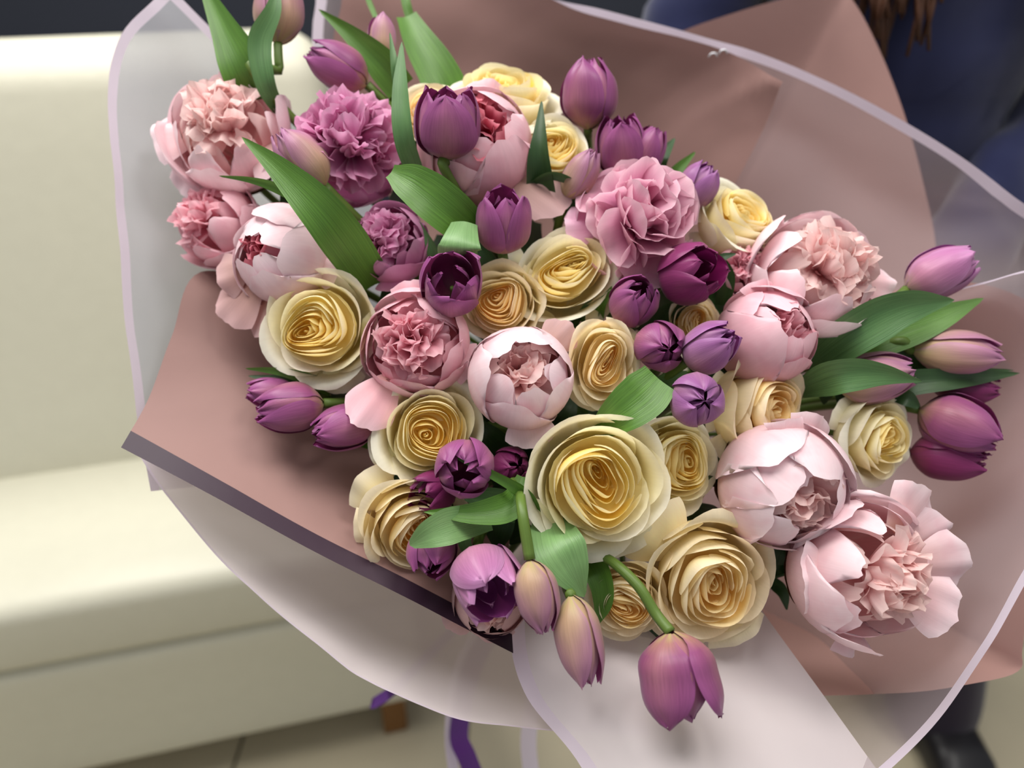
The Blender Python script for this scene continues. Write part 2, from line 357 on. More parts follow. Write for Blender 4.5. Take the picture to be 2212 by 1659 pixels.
# big frosted film behind the top and right
rimB = [(678, -180, .80), (900, -190, .83), (1060, -80, .83), (1180, -8, .82), (1310, 25, .81), (1500, 72, .80), (1700, 140, .79), (1960, 268, .76), (2190, 425, .73), (2400, 580, .71), (2470, 800, .70)]
rowsB = [rimB,
  [(684, -20, .82), (880, -20, .85), (1060, 40, .86), (1190, 90, .86), (1300, 130, .86), (1480, 180, .85), (1670, 250, .845), (1880, 380, .83), (2090, 510, .79), (2230, 640, .75), (2300, 800, .73)],
  [(695, 160, .84), (880, 180, .88), (1050, 220, .89), (1190, 260, .89), (1290, 290, .89), (1430, 330, .88), (1580, 400, .87), (1760, 500, .86), (1900, 610, .84), (2020, 720, .80), (2060, 830, .78)],
  [(900, 500, .93), (1000, 520, .93), (1100, 540, .93), (1200, 560, .93), (1260, 580, .93), (1340, 600, .93), (1430, 640, .93), (1520, 690, .92), (1600, 740, .91), (1650, 800, .89), (1680, 860, .88)],
  [(1280, 930, .97)] * 5 + [(1330, 940, .97)] * 3 + [(1360, 950, .97)] * 3]
sheet('film_sheet', rowsB, M['film_clear'], 'large frosted film behind the flowers whose lavender edge runs down to the right', 'wrapping film', border=('rim', 'u0'), bw=.0115, seed=2, res=(90, 40), crumple=.0022,
      creases=((.80, .03, .70, .25, -.006, .035), (.80, .03, .78, .30, .007, .03), (.80, .03, .86, .28, -.006, .03)))
# dusty mauve paper, upper middle, with its corner folded towards the viewer
rimD = [(746, -170, .79), (930, -170, .81), (1080, -70, .81), (1200, 5, .805), (1330, 52, .80), (1440, 78, .795), (1560, 112, .785), (1692, 176, .76)]
rowsD = [rimD,
  [(738, 0, .81), (900, 0, .83), (1060, 50, .84), (1180, 105, .84), (1300, 150, .84), (1400, 175, .835), (1520, 205, .82), (1650, 270, .785)],
  [(730, 150, .83), (900, 180, .86), (1050, 220, .875), (1170, 250, .88), (1270, 280, .88), (1360, 300, .87), (1470, 330, .85), (1598, 380, .815)],
  [(880, 480, .90), (1000, 510, .92), (1100, 530, .92), (1190, 540, .92), (1260, 550, .92), (1320, 560, .92), (1400, 580, .90), (1480, 600, .87)],
  [(1270, 920, .965)] * 4 + [(1320, 930, .965)] * 4]
sheet('paper_sheet', rowsD, M['paper_mauve'], 'dusty mauve paper behind the top flowers, its pointed corner sticking out right', seed=3, res=(70, 40), crumple=.0034, creases=((.98, .02, .8, .55, -.010, .10),))
# mauve paper behind the film, top right, rising above the lavender edge
rimC = [(1380, 190, .86), (1400, 120, .865), (1470, 70, .87), (1640, 12, .87), (1800, -25, .865), (1845, 5, .86), (1900, 110, .855), (1955, 250, .85), (1995, 400, .845), (2022, 560, .84), (2000, 760, .83)]
sheet('paper_sheet', [rimC, inward(rimC, .25, 0, .03, (1420, 760, .97)), inward(rimC, .55, 0, .03, (1420, 760, .97)), inward(rimC, .96, 0, 0, (1420, 760, .97))], M['paper_mauve'],
      'mauve paper rising past the lavender film edge against the navy clothes', seed=4, res=(70, 30), crumple=.001)
# left dusty mauve paper with the plum stripe along its lower edge
rimG = [(430, 520, .70), (436, 590, .685), (372, 722, .66), (322, 860, .635), (262, 966, .615)]
lowG = [(262, 968, .615), (480, 1083, .605), (700, 1202, .60), (900, 1305, .60), (1108, 1412, .605)]
# grid: columns run along the stripe, rows go from the stripe up
rowsG = [lowG,
  [(318, 868, .64), (520, 960, .645), (720, 1080, .64), (900, 1180, .635), (1100, 1290, .64)],
  [(372, 724, .665), (540, 820, .68), (720, 940, .685), (900, 1060, .68), (1100, 1180, .68)],
  [(436, 588, .69), (590, 690, .72), (760, 810, .74), (940, 920, .74), (1140, 1040, .74)],
  [(640, 640, .78), (800, 740, .81), (930, 820, .84), (1060, 900, .85), (1220, 990, .85)]]
sheet('paper_sheet', rowsG, M['paper_mauve'], 'dusty mauve paper at lower left edged with a dark plum stripe', border=('rim',), bmat=M['stripe'], bw=.0155, seed=5, res=(60, 40), crumple=.0012)
# lower left frosted film hanging below the plum stripe
rimH = [(300, 985, .655), (335, 1040, .65), (385, 1105, .64), (470, 1205, .63), (565, 1295, .62), (720, 1430, .61), (800, 1478, .605), (905, 1525, .60), (1000, 1558, .60), (1110, 1570, .60), (1230, 1582, .60), (1400, 1590, .60)]
sheet('film_sheet', [rimH, inward(rimH, .12, 0, .03), inward(rimH, .3, 0, .05), inward(rimH, .6, 0, .04), inward(rimH, .95)], M['film_front'], 'whitish film curving below the plum stripe toward the lower middle', 'wrapping film', border=('rim',), bw=.0022, seed=6, res=(80, 30), crumple=.0014)
# pink paper at lower right, behind the clear film
rimE2 = [(1900, 640, .74), (2060, 610, .73), (2200, 640, .70), (2320, 740, .68), (2350, 900, .66), (2290, 1080, .655), (2232, 1250, .65), (2205, 1400, .645), (2196, 1446, .645), (2100, 1472, .645), (1940, 1494, .65), (1770, 1503, .655), (1560, 1490, .66)]
sheet('paper_sheet', cone(rimE2, 0, .07), M['paper_pink'], 'pink paper at the lower right poking out beyond the lavender film band', seed=7, res=(70, 34), crumple=.0014)
# right frosted film
rimE = [(1860, 700, .72), (1985, 655, .70), (2130, 612, .67), (2300, 590, .64), (2440, 760, .62), (2380, 1000, .605), (2222, 1235, .59), (2130, 1395, .58), (2030, 1545, .575), (1895, 1672, .57), (1740, 1790, .57), (1600, 1850, .57)]
sheet('film_sheet', [rimE, inward(rimE, .15, 0, .045), inward(rimE, .36, 0, .07), inward(rimE, .66, 0, .06), inward(rimE, .95)], M['film_clear'], 'frosted film around the right side with a lavender band sweeping to the lower right', 'wrapping film', border=('rim',), bw=.0095, seed=8, res=(90, 34), crumple=.0016)
# front sheet
rowsF = [
  [(1330, 1960, .52), (1500, 1980, .51), (1700, 1990, .515), (1900, 1960, .53), (2080, 1940, .55)],
  [(1268, 1680, .565), (1430, 1690, .55), (1580, 1690, .555), (1740, 1690, .57), (1906, 1686, .59)],
  [(1135, 1500, .60), (1300, 1500, .59), (1450, 1500, .595), (1610, 1500, .605), (1776, 1504, .62)],
  [(1102, 1350, .635), (1230, 1340, .635), (1370, 1330, .64), (1500, 1320, .645), (1640, 1310, .655)],
  [(1130, 1200, .70), (1230, 1190, .71), (1340, 1180, .715), (1440, 1170, .72), (1540, 1170, .72)],
  [(1260, 1020, .85), (1290, 1020, .85), (1340, 1020, .85), (1380, 1020, .85), (1420, 1020, .85)]]
sheet('film_sheet', rowsF, M['film_front'], 'pale front sheet of frosted film under the hanging tulips, bottom middle', 'wrapping film', border=('u0',), bw=.0115, seed=9, res=(50, 60), crumple=.0014)
# staples
for (x, y, wh) in ((1540, 119, 'left'), (1562, 112, 'right')):
    o = tube('staple', [P(x - 9, y + 4, .78), P(x - 4, y - 3, .776), P(x + 5, y - 4, .776), P(x + 9, y + 3, .78)], [.0009], M['metal'], None, 8, 6)
    tag(o, 'small shiny staple in the upper edge of the mauve paper, the %s one' % wh, 'staple', 'staples holding the paper')

# ------------------------------------------------------------------ petals
NU, NV = 11, 12
def uvgrid(nu=NU, nv=NV):
    return np.meshgrid(np.linspace(-1, 1, nu), np.linspace(0, 1, nv))
def make_warp(rs, amp, f):
    A = rs.normal(0, 1, (4, 2)); A *= f / np.linalg.norm(A, axis=1)[:, None]; ph = rs.uniform(0, 6.28, 4)
    def wfn(X, Y):
        r = np.hypot(X, Y); k = amp * np.clip((.72 - r) / .5, 0, 1)
        return X + k * (np.sin(X * A[0, 0] + Y * A[0, 1] + ph[0]) + .6 * np.sin(X * A[1, 0] + Y * A[1, 1] + ph[1])), \
               Y + k * (np.sin(X * A[2, 0] + Y * A[2, 1] + ph[2]) + .6 * np.sin(X * A[3, 0] + Y * A[3, 1] + ph[3]))
    return wfn
def rose(cx, cy, r, sx, sy, dz, label, tone='cream', seed=0, loose=1.0, sq=1.0, guards=(), back=False):
    rs = np.random.RandomState(seed + 100)
    d = depth(cx, cy, dz); R = 1.04 * r * d / F; zd = cdir(sx, sy, back)
    root = thing('garden_rose', label, 'rose', 'roses in the bouquet', frame(P(cx, cy, d), zd, rs.uniform(0, 6.28)))
    mo = M['rose_outer'] if tone == 'cream' else M['rose_peach']; mi = M['rose_' + tone]; mh = M['rose_%s_heart' % tone]
    warp = make_warp(rs, .125, 4.6)
    def petal(phi, half, Rr, Zr, flare, drop, z0, lean, spiral, wave, mat, inner, point=0.0, nu=NU, nv=NV):
        U, V = uvgrid(nu, nv)
        s = V * (1 - .34 * np.abs(U) ** 2.6)
        s = s * (1 + point * np.exp(-(U / .22) ** 2) * V)
        Rb = .10 if z0 < -.5 else Rr - .12
        r_ = Rb + (Rr - Rb) * np.sqrt(np.clip(1 - (1 - np.minimum(s, 1)) ** 2.2, 0, 1))
        z_ = z0 + (Zr - z0) * s ** 1.5
        t = np.clip((s - .66) / .34, 0, 1.2)
        k1 = rs.uniform(.6, 1.3)
        r_ = r_ + flare * t ** 2 * k1 - lean * s ** 3; z_ = z_ - drop * t ** 3 * k1
        r_ = r_ * (1 + spiral * U)
        ph = rs.uniform(0, 6.28, 3)
        r_ = r_ + wave * s ** 3 * (np.sin(2.6 * U + ph[0]) + .35 * np.sin(6 * U + ph[1]))
        z_ = z_ + wave * .8 * s ** 3 * np.sin(4.5 * U + ph[2])
        a = phi + U * half * (.45 + .55 * np.sin(PI * np.minimum(s, .5)))
        X, Y = r_ * np.cos(a), r_ * np.sin(a) * sq
        if inner: X, Y = warp(X, Y)
        grid_obj('petal', X * R, Y * R, z_ * R, mat, root)
    ph0 = rs.uniform(0, 6.28)
    for k in range(5): petal(ph0 + k * 2 * PI / 5 + rs.uniform(-.15, .15), 1.0, rs.uniform(.86, .96), rs.uniform(.14, .25), .18 * loose, .24 * loose, -.85, 0, .03, .03, mo, False, rs.uniform(0, .06), nu=15)
    for k in range(5): petal(ph0 + .6 + k * 2 * PI / 5 + rs.uniform(-.15, .15), .98, rs.uniform(.71, .79), rs.uniform(.25, .31), .09 * loose, .10 * loose, -.8, 0, .04, .028, mo if k % 2 else mi, False, nu=15)
    for k in range(3): petal(ph0 + .2 + k * 2 * PI / 3 + rs.uniform(-.2, .2), 1.25, rs.uniform(.62, .67), rs.uniform(.28, .34), .03, .03, -.55, 0, .05, .022, mi, True)
    U, V = uvgrid(21, 6); hr = .66 * np.sqrt(V + .0001); ha = U * PI       # floor of the heart between the inner petals
    hx, hy = warp(hr * np.cos(ha), hr * np.sin(ha) * sq)
    grid_obj('flower_heart', hx * R, hy * R, (-.04 - .12 * (1 - V)) * R, mh, root)
    rr = .565; kk = 0
    while rr > .06:
        n = 4 if rr > .4 else (3 if rr > .2 else 2)
        half = min(2.2, PI / n * 1.35)
        zt = .34 - .13 * (1 - rr / .6) ** 1.3
        off = rs.uniform(0, 6.28)
        for k in range(n):
            petal(off + k * 2 * PI / n + rs.uniform(-.25, .25), half, rr + rs.uniform(-.018, .018), zt + rs.uniform(-.04, .05), 0, 0, zt - .30, .05, .08, .016, mh if rr < .36 or kk % 4 == 3 else mi, True, nu=15 if rr > .15 else 11, nv=8)
            kk += 1
        rr -= .072
    inv = root.matrix_world.inverted().to_3x3()
    for (gx, gy, gz, ln, wd, bt, dist) in guards:
        gd = np.array((inv @ (RM @ Vector((gx, -gy, gz)))).normalized()); zc = np.array([0, 0, 1.0]); tt = np.cross(gd, zc)
        fin(root, gd, tt, gd * dist * R - zc * .35 * R, ln * R, wd * R, bt, .35, .04 * R, .012, rs, mo, nu=15, nv=14, taper=.4)
    # green calyx
    for k in range(5):
        U, V = uvgrid(5, 7); a = k * 2 * PI / 5 + U * .5 * (1 - V ** 2)
        r_ = .1 + .45 * V; z_ = -.95 + .3 * V ** 2 - .1 * V
        grid_obj('sepal', r_ * np.cos(a) * R, r_ * np.sin(a) * R, z_ * R, M['leaf'], root)
    base = root.matrix_world @ Vector((0, 0, -.85 * R))
    stem_for(root, base, zd, .0028)
    return root

def fin(root, n, t, base, length, width, beta, cup, wav, jag, rs, mat, name='petal', nu=NU, nv=NV, taper=.35):
    n = np.array(n, float); n /= np.linalg.norm(n); t = np.array(t, float); t -= n * (t @ n); t /= np.linalg.norm(t); b = np.cross(n, t)
    U, V = uvgrid(nu, nv)
    ph = rs.uniform(0, 6.28, 5)
    tip = 1 - .30 * np.abs(U) ** 2.4 + jag * (np.sin(9 * U + ph[0]) + .7 * np.sin(17 * U + ph[1]) + .5 * np.sin(29 * U + ph[4])) * .5
    S = V * tip
    # integrate centre line
    m = 40; q = np.linspace(0, 1.25, m); a = beta * q ** 1.3
    cn = np.concatenate([[0], np.cumsum((np.cos(a[1:]) + np.cos(a[:-1])) / 2 * (q[1] - q[0]))]); cb = np.concatenate([[0], np.cumsum((np.sin(a[1:]) + np.sin(a[:-1])) / 2 * (q[1] - q[0]))])
    Pn = np.interp(S, q, cn) * length; Pb = np.interp(S, q, cb) * length; An = np.interp(S, q, a)
    wv = width * (taper + (1 - taper) * np.sin(PI / 2 * np.minimum(1, S * 1.35)))
    off = cup * width * U ** 2 * (.3 + .7 * S) + wav * S ** 1.5 * (np.sin(3.4 * U + ph[2]) + .5 * np.sin(8 * U + ph[3]))
    # curl the sides: width is taken along t, offset along the sheet normal
    Nn, Nb = -np.sin(An), np.cos(An)
    Q = (np.array(base)[None, None, :] + n * (Pn + off * Nn)[..., None] + b * (Pb + off * Nb)[..., None] + t * (U * wv)[..., None])
    return grid_obj(name, Q[..., 0], Q[..., 1], Q[..., 2], mat, root)

def ball_petal(root, R, rs, phi, th_max, wmax, rad, mat, jag=.03, flat=1.0, tilt=0.0, nu=13, nv=14, th0=.25, flare=0.0, cz=0.0, gap=.34):
    U, V = uvgrid(nu, nv); ph = rs.uniform(0, 6.28, 6)
    tm = th_max * (1 - gap * np.abs(U) ** 2.8) + jag * (np.sin(4 * U + ph[0]) + .6 * np.sin(11 * U + ph[1]) + .45 * np.sin(27 * U + ph[2]))
    th = th0 + V * (tm - th0)
    sh = wmax * (.45 + .55 * np.sin(PI / 2 * np.minimum(1, V * 1.6))) * np.sqrt(np.clip(1 - (V * .95) ** 10, .02, 1))
    sn = np.maximum(.12, np.sin(np.clip(th, 0, PI - .05)))
    a = phi + U * np.where(th > PI / 2, np.minimum(sh / sn ** .8, 1.45), sh) + tilt * V
    rr = rad * (1 + .035 * np.sin(2.3 * U + ph[3]) * V + .03 * np.sin(3 * V + ph[4]) * V + .03 * U)
    rr = rr + flare * np.clip((V - .55) / .45, 0, 1) ** 2
    x, y, z = rr * np.sin(th) * np.cos(a), rr * np.sin(th) * np.sin(a), -rr * np.cos(th) * flat + cz
    return grid_obj('petal', x * R, y * R, z * R, mat, root)

def ruffle(root, R, rs, n, mat, rad0, rad1, cone_a, size, jag=.04, up=0.0, wav=.07, cz=0.0):
    g = PI * (3 - math.sqrt(5))
    for k in range(n):
        q = (k + .5) / n; th = cone_a * math.sqrt(q); a = k * g + rs.uniform(-.25, .25)
        nn = np.array([math.sin(th) * math.cos(a), math.sin(th) * math.sin(a), math.cos(th) + up]); nn /= np.linalg.norm(nn)
        tt = np.cross(nn, rs.normal(0, 1, 3)) if rs.rand() < .45 else np.array([-math.sin(a), math.cos(a), 0]) + rs.normal(0, .3, 3)
        ln = (rad1 - rad0) * rs.uniform(.85, 1.15)
        fin(root, nn, tt, nn * rad0 * R + np.array([0, 0, cz * R]), ln * R, size * R * rs.uniform(.7, 1.2), rs.uniform(.3, 1.5) * rs.choice([-1, 1], p=[.35, .65]), rs.uniform(-.2, .6), wav * R * rs.uniform(.5, 1.3), jag, rs, mat, nu=11, nv=9)

def peony(cx, cy, r, sx, sy, dz, label, tone='pale', kind='ball', seed=0, opening=.55, guards=(), heart=None, nh=24, squash=1.0, back=False, rsize=.27, rjag=.05, rwav=.075, calyx=True):
    rs = np.random.RandomState(seed + 500)
    d = depth(cx, cy, dz); R = 1.03 * r * d / F; zd = cdir(sx, sy, back)
    root = thing('peony', label, 'peony', 'peonies in the bouquet', frame(P(cx, cy, d), zd, 0))
    inv = root.matrix_world.inverted().to_3x3()
    mo = M['peony_' + tone]; mh = M['peony_%s_heart' % (heart or tone)]
    ph0 = rs.uniform(0, 6.28)
    if kind == 'ball':
        thm = PI - opening
        for k in range(5): ball_petal(root, R, rs, ph0 + k * 2 * PI / 5 + rs.uniform(-.2, .2), thm - rs.uniform(.05, .55), rs.uniform(.95, 1.15), 1.0 - .012 * k, mo, flat=squash)
        for k in range(5): ball_petal(root, R, rs, ph0 + .5 + k * 2 * PI / 5 + rs.uniform(-.2, .2), thm + rs.uniform(-.12, .1), rs.uniform(.9, 1.05), .92 - .012 * k, mo, flat=squash)
        for k in range(6): ball_petal(root, R, rs, ph0 + .2 + k * 2 * PI / 6, thm - .05 + rs.uniform(-.1, .1), .7, .82, mo if k % 2 else mh, jag=.05, flat=squash)
        ruffle(root, R, rs, nh + 8, mh, .25, .86, max(.95, opening * 1.3), .26, up=.2)
    elif kind == 'open':
        thm = PI - opening
        for k in range(6): ball_petal(root, R, rs, ph0 + k * 2 * PI / 6 + rs.uniform(-.2, .2), thm - rs.uniform(.25, .75), rs.uniform(.8, 1.0), 1.0 - .012 * k, mo, flat=squash, flare=rs.uniform(0, .1))
        for k in range(7): ball_petal(root, R, rs, ph0 + .4 + k * 2 * PI / 7, thm - rs.uniform(.1, .3), .6, .88 - .01 * k, mo, jag=.04, flat=squash)
        for k in range(8): ball_petal(root, R, rs, ph0 + .1 + k * 2 * PI / 8, thm - rs.uniform(0, .2), .45, .74 - .01 * k, mh, jag=.06, flat=squash)
        ruffle(root, R, rs, nh + 16, mh, .15, .84, 1.1, .24, up=.25, wav=.09)
    else:  # bomb: low guard petals under a dome of ruffles
        for k in range(7): ball_petal(root, R, rs, ph0 + k * 2 * PI / 7 + rs.uniform(-.2, .2), rs.uniform(1.35, 1.9), rs.uniform(.6, .75), 1.0 - .01 * k, mo, flat=squash, jag=.03)
        ruffle(root, R, rs, nh + 44, mh, .30, .98, 1.55, rsize, up=.05, wav=rwav, jag=rjag)
    for (gx, gy, gz, ln, wd, bt, dist) in guards:
        # guard petals point along camera-space directions (right, down, towards the viewer)
        gd = inv @ (RM @ Vector((gx, -gy, gz))); gd = np.array(gd.normalized())
        zc = np.array([0, 0, 1.0]); tt = np.cross(gd, zc)
        if np.linalg.norm(tt) < .2: tt = np.array([1.0, 0, 0])
        fin(root, gd, tt, gd * dist * R - zc * .1 * R, ln * R, wd * R, bt, .35, .05 * R, .03, rs, M['peony_dusky'] if bt == .31 else mo, nu=15, nv=14, taper=.3)
    if calyx:
        for k in range(4):
            U, V = uvgrid(7, 7); th = .12 + V * .75; a = k * PI / 2 + .4 + U * .5 * np.sqrt(np.clip(1 - (V * .95) ** 2, 0, 1)) / np.maximum(.35, V)
            x, y, z = 1.04 * np.sin(th) * np.cos(a), 1.04 * np.sin(th) * np.sin(a), -1.04 * np.cos(th) * squash
            grid_obj('sepal', x * R, y * R, z * R, M['sepal'], root)
    stem_for(root, root.matrix_world @ Vector((0, 0, -.98 * R * squash)), zd, .0035)
    return root

TUL = {}
def tulip(key, cx, cy, length, width, sx, sy, dz, label, tone='purple', open_=.3, seed=0, back=False, via=None, spin=None, splay=0.0):
    rs = np.random.RandomState(seed + 900 + int(cx) * 7 + int(cy))
    d = depth(cx, cy, dz); k_ = d / F; Lh = length * k_; R = width * .53 * k_; zd = cdir(sx, sy, back)
    root = thing('tulip', label, 'tulip', 'tulips in the bouquet', frame(P(cx, cy, d), zd, rs.uniform(0, 6.28) if spin is None else spin))
    TUL[key] = root
    m = M['tulip_' + tone]
    def pt(phi, W, rf, out, lf):
        U, V = uvgrid(13, 18)
        e = .30 + .75 * open_ + out
        ctl = np.array([(0, .12), (.10, .58), (.28, .93), (.5, 1.0), (.75, .84 + .18 * open_ + out * .4), (1.0, e)])
        cc = catmull(ctl, 60); r_ = np.interp(V, cc[:, 0], cc[:, 1]) * rf
        hw = W * np.clip(1 - V ** 3.6, 0, 1) ** .55 * (.62 + .38 * np.minimum(1, V / .25))
        r_ = r_ * (1 + .05 * U)
        r_ = r_ + .045 * np.exp(-(U / .12) ** 2) * (V < .97) * np.sin(PI * V)          # keel
        r_ = r_ - .07 * np.abs(U) ** 3 * V                                             # edges tuck in
        ph = rs.uniform(0, 6.28, 2); r_ = r_ + .045 * V ** 2 * np.sin(4 * U + ph[0]) + .03 * V ** 4 * np.sin(9 * U + ph[1]) + splay * np.clip((V - .45) / .55, 0, 1) ** 1.5 * (out > .05)
        a = phi + U * hw
        z_ = (V - .5) * lf + .03 * np.sin(5 * U + ph[1]) * V ** 3
        grid_obj('petal', r_ * np.cos(a) * R, r_ * np.sin(a) * R, z_ * Lh, m, root)
    for k in range(3): pt(k * 2 * PI / 3 + rs.uniform(-.1, .1) + PI / 3, 1.02, .92, rs.uniform(-.26, -.12) * (1 - open_), rs.uniform(.92, .99))
    if open_ < .5:
        for k in range(3): pt(k * 2 * PI / 3 + rs.uniform(-.2, .2) + .3, .9, .72, -.26, rs.uniform(.9, .95))
    else:
        for k in range(3): pt(k * 2 * PI / 3 + rs.uniform(-.2, .2) + .5, .7, .66, -.30, rs.uniform(.72, .84))
    for k in range(3): pt(k * 2 * PI / 3 + rs.uniform(-.1, .1), 1.05, 1.03, rs.uniform(-.05, .16), rs.uniform(.94, 1.0))
    if open_ > .5:
        tip = [root.matrix_world @ Vector((0, 0, -.45 * Lh)), root.matrix_world @ Vector((0, 0, -.1 * Lh))]
        tube('pistil', tip, [.002, .0018], M['stem'], root, 6, 8)
    stem_for(root, root.matrix_world @ Vector((0, 0, -.485 * Lh)), zd, .0040, via)
    return root

def leaf(pts, widths, roll=0.0, mat='leaf', cupd=.18, parent=None, label=None, name=None, tipblunt=False, wave=.0, seed=0, group=None):
    """pts (px, py, depth) from base to tip; widths in photo pixels"""
    nv, nu = 26, 9
    w = [np.array(P(*p)) for p in pts]; c = catmull(w, nv)
    dm = np.mean([p[2] for p in pts])
    T = np.gradient(c, axis=0); T /= np.linalg.norm(T, axis=1)[:, None]
    vw = np.array(CAM) - c; vw /= np.linalg.norm(vw, axis=1)[:, None]
    S = np.cross(T, vw); S /= np.linalg.norm(S, axis=1)[:, None]; Nn = np.cross(S, T)
    rl = np.radians(np.interp(np.linspace(0, 1, nv), np.linspace(0, 1, len(np.atleast_1d(roll))), np.atleast_1d(roll)))[:, None]
    S2 = S * np.cos(rl) + Nn * np.sin(rl); N2 = Nn * np.cos(rl) - S * np.sin(rl)
    wd = np.interp(np.linspace(0, 1, nv), np.linspace(0, 1, len(widths)), widths)
    ker = np.array([1, 2, 3, 2, 1]) / 9; wd = np.convolve(np.pad(wd, 2, 'edge'), ker, 'valid') * .5 * dm / F
    if not tipblunt: wd[-1] = .0001
    U = np.linspace(-1, 1, nu)
    ph = seed * 1.7
    G = c[:, None, :] + S2[:, None, :] * (U[None, :, None] * wd[:, None, None]) + N2[:, None, :] * ((cupd * (np.abs(U) ** 1.5)[None, :] * wd[:, None] * 1.6 + wave * .004 * np.sin(np.linspace(0, 9, nv) + ph)[:, None] * U[None, :])[..., None])
    L3 = to_local(G.reshape(-1, 3), parent).reshape(nv, nu, 3)
    o = grid_obj(name or ('leaf' if parent else 'tulip_leaf'), L3[..., 0], L3[..., 1], L3[..., 2], M[mat], parent)
    if parent is None: tag(o, label, 'leaf', group)
    return o

# ------------------------------------------------------------------ ROSES
rose(1092, 205, 112, .12, -.72, 2.5, 'cream rose seen from the side, topmost rose against the mauve paper', seed=1)
rose(930, 240, 68, -.05, -.35, 1.5, 'peach rose half hidden behind the tall purple tulip near the top', 'peach', seed=2)
rose(1196, 325, 76, .12, -.2, 1.0, 'small cream rose behind the pointed leaf, right of the pink peony', seed=3)
rose(1600, 470, 92, .42, -.5, 2.0, 'cream rose looking up right, above the large blush peony at the right', seed=4, guards=((-.8,-.6,.2,.5,.5,.4,.5),(-.7,.5,.2,.5,.5,.4,.5)))
rose(1222, 590, 112, .05, -.15, 0.5, 'yellow rose below the hanging dusky petal, in the middle', seed=5, sq=.8, guards=((-.9,-.2,.0,.45,.5,.3,.75),(.8,.7,.1,.4,.4,.3,.7),(-.5,.9,.1,.45,.45,.3,.7)))
rose(1080, 655, 88, -.15, .05, 0.0, 'golden ruffled rose just right of the wide open tulip', 'peach', seed=6, sq=.9, guards=((.6,-.8,.1,.5,.5,.35,.6),(.1,1,.0,.4,.5,.3,.7)))
rose(690, 705, 118, -.05, .05, -1.2, 'large cream rose at the left over the mauve paper', seed=7, sq=.98, guards=((.25,1,-.1,.55,.45,.3,.7),(.95,.1,.0,.45,.5,.3,.65)))
rose(1307, 785, 92, .05, .1, -.8, 'narrow cream rose with amber heart, above the broad cut leaf', 'peach', seed=8, sq=.78, guards=((-.4,1,.1,.55,.5,.3,.6),(.6,-.9,.1,.35,.5,.4,.7)))
rose(930, 932, 112, .18, -.05, -.2, 'ruffled yellow rose below the opening pink peony', seed=9, sq=.9, guards=((-.9,.45,.1,.45,.5,.3,.75),(.6,-.8,-.1,.5,.4,.3,.7)))
rose(1290, 1045, 152, .08, .05, -2.6, 'biggest cream rose, fully open in the front middle', seed=10, guards=((.55,.75,.05,.45,.5,.3,.75),(-.7,.6,.15,.4,.5,.4,.7)))
rose(1460, 1000, 100, .28, .0, .2, 'cream rose tucked right behind the biggest rose', seed=11, sq=1.0, guards=((-.8,-.7,.3,.6,.6,.5,.45),(.5,.9,.1,.4,.5,.3,.7)))
rose(1655, 885, 116, .62, -.02, .3, 'pale yellow rose facing right, under the pink peony bud', 'peach', seed=12, guards=((-.3,1,.2,.65,.65,.4,.45),(-1,-.3,.35,.55,.6,.6,.35),(.9,-.5,.2,.6,.45,.3,.5)))
rose(1900, 950, 92, .5, .1, 1.0, 'cream rose at the right between two peonies and the tulip leaves', seed=13, guards=((-.7,-.7,.3,.6,.5,.4,.5),(.9,.3,-.1,.45,.5,.3,.7),(.3,-1,.1,.4,.45,.3,.7)))
rose(1535, 1258, 140, .16, .25, -.6, 'large peachy rose at the bottom edge of the flowers', 'peach', seed=14, guards=((-.75,-.65,.3,.75,.62,.5,.55),(.5,.85,.1,.5,.5,.3,.75),(-.3,1,.1,.5,.5,.3,.7)))
rose(1352, 1300, 82, -.1, .15, .8, 'small peach rose behind the bent green stem', 'peach', seed=15)
rose(895, 1140, 108, .38, .28, .8, 'cream rose at the lower left, partly covered by a tulip leaf', 'peach', seed=16, guards=((-.8,-.75,.35,.8,.55,.5,.55),(-.9,.3,.3,.5,.55,.5,.6)))
rose(1500, 695, 52, 0, .1, 1.5, 'small dark gold rose deep between the purple tulips', 'peach', seed=17)

# ------------------------------------------------------------------ PEONIES
peony(495, 285, 132, .02, -.42, .2, 'pale pink open peony at the upper left below the green leaves', 'pale', 'open', 1, .75, guards=((-1, -.1, .1, .75, .55, .4, .5), (-.8, .7, .0, .7, .5, .3, .55), (.9, .45, .4, .6, .5, .3, .6)), squash=.95)
peony(465, 485, 98, -.6, -.35, 1.8, 'pink peony tucked below the open one, facing left', 'pink', 'open', 2, .8, squash=.95)
peony(612, 555, 108, -.45, -.1, -.6, 'closed blush peony with a small dark opening, above the large left rose', 'pale', 'ball', 3, .32, guards=((-.8, .7, .1, 1.0, .6, .31, .75), (-.95, .25, .1, .6, .5, .31, .8), (.85, .3, .5, .55, .35, .3, .75), (-.35, 1, .1, .8, .6, .31, .85)), heart='rosy', nh=10)
peony(757, 318, 122, .1, -.15, .6, 'dense ruffled orchid pink peony near the top left', 'mauve', 'bomb', 4, nh=34, rsize=.25, rjag=.04)
peony(842, 525, 86, -.15, -.3, .8, 'orchid pink peony half open under the long green leaf', 'mauve', 'ball', 5, .95, nh=34, guards=((.1, 1, .3, .4, .5, .3, .8),))
peony(1028, 318, 124, .18, -.35, .3, 'rosy pink round peony behind the tall purple tulip', 'pink', 'ball', 6, .42, heart='rosy', nh=14, guards=((.25, -1, .0, .5, .42, .2, .75), (.95, .62, .3, 1.1, .5, .31, .82)), squash=.95)
peony(1375, 480, 132, .18, -.35, .4, 'lilac pink loose peony right of the middle', 'lilac', 'bomb', 7, nh=-2, rsize=.42, rjag=.02, rwav=.05, guards=((-.9, .0, .2, .55, .4, .3, .6), (.3, 1, .4, .6, .5, .2, .55), (.8, .7, .2, .75, .5, .2, .5)))
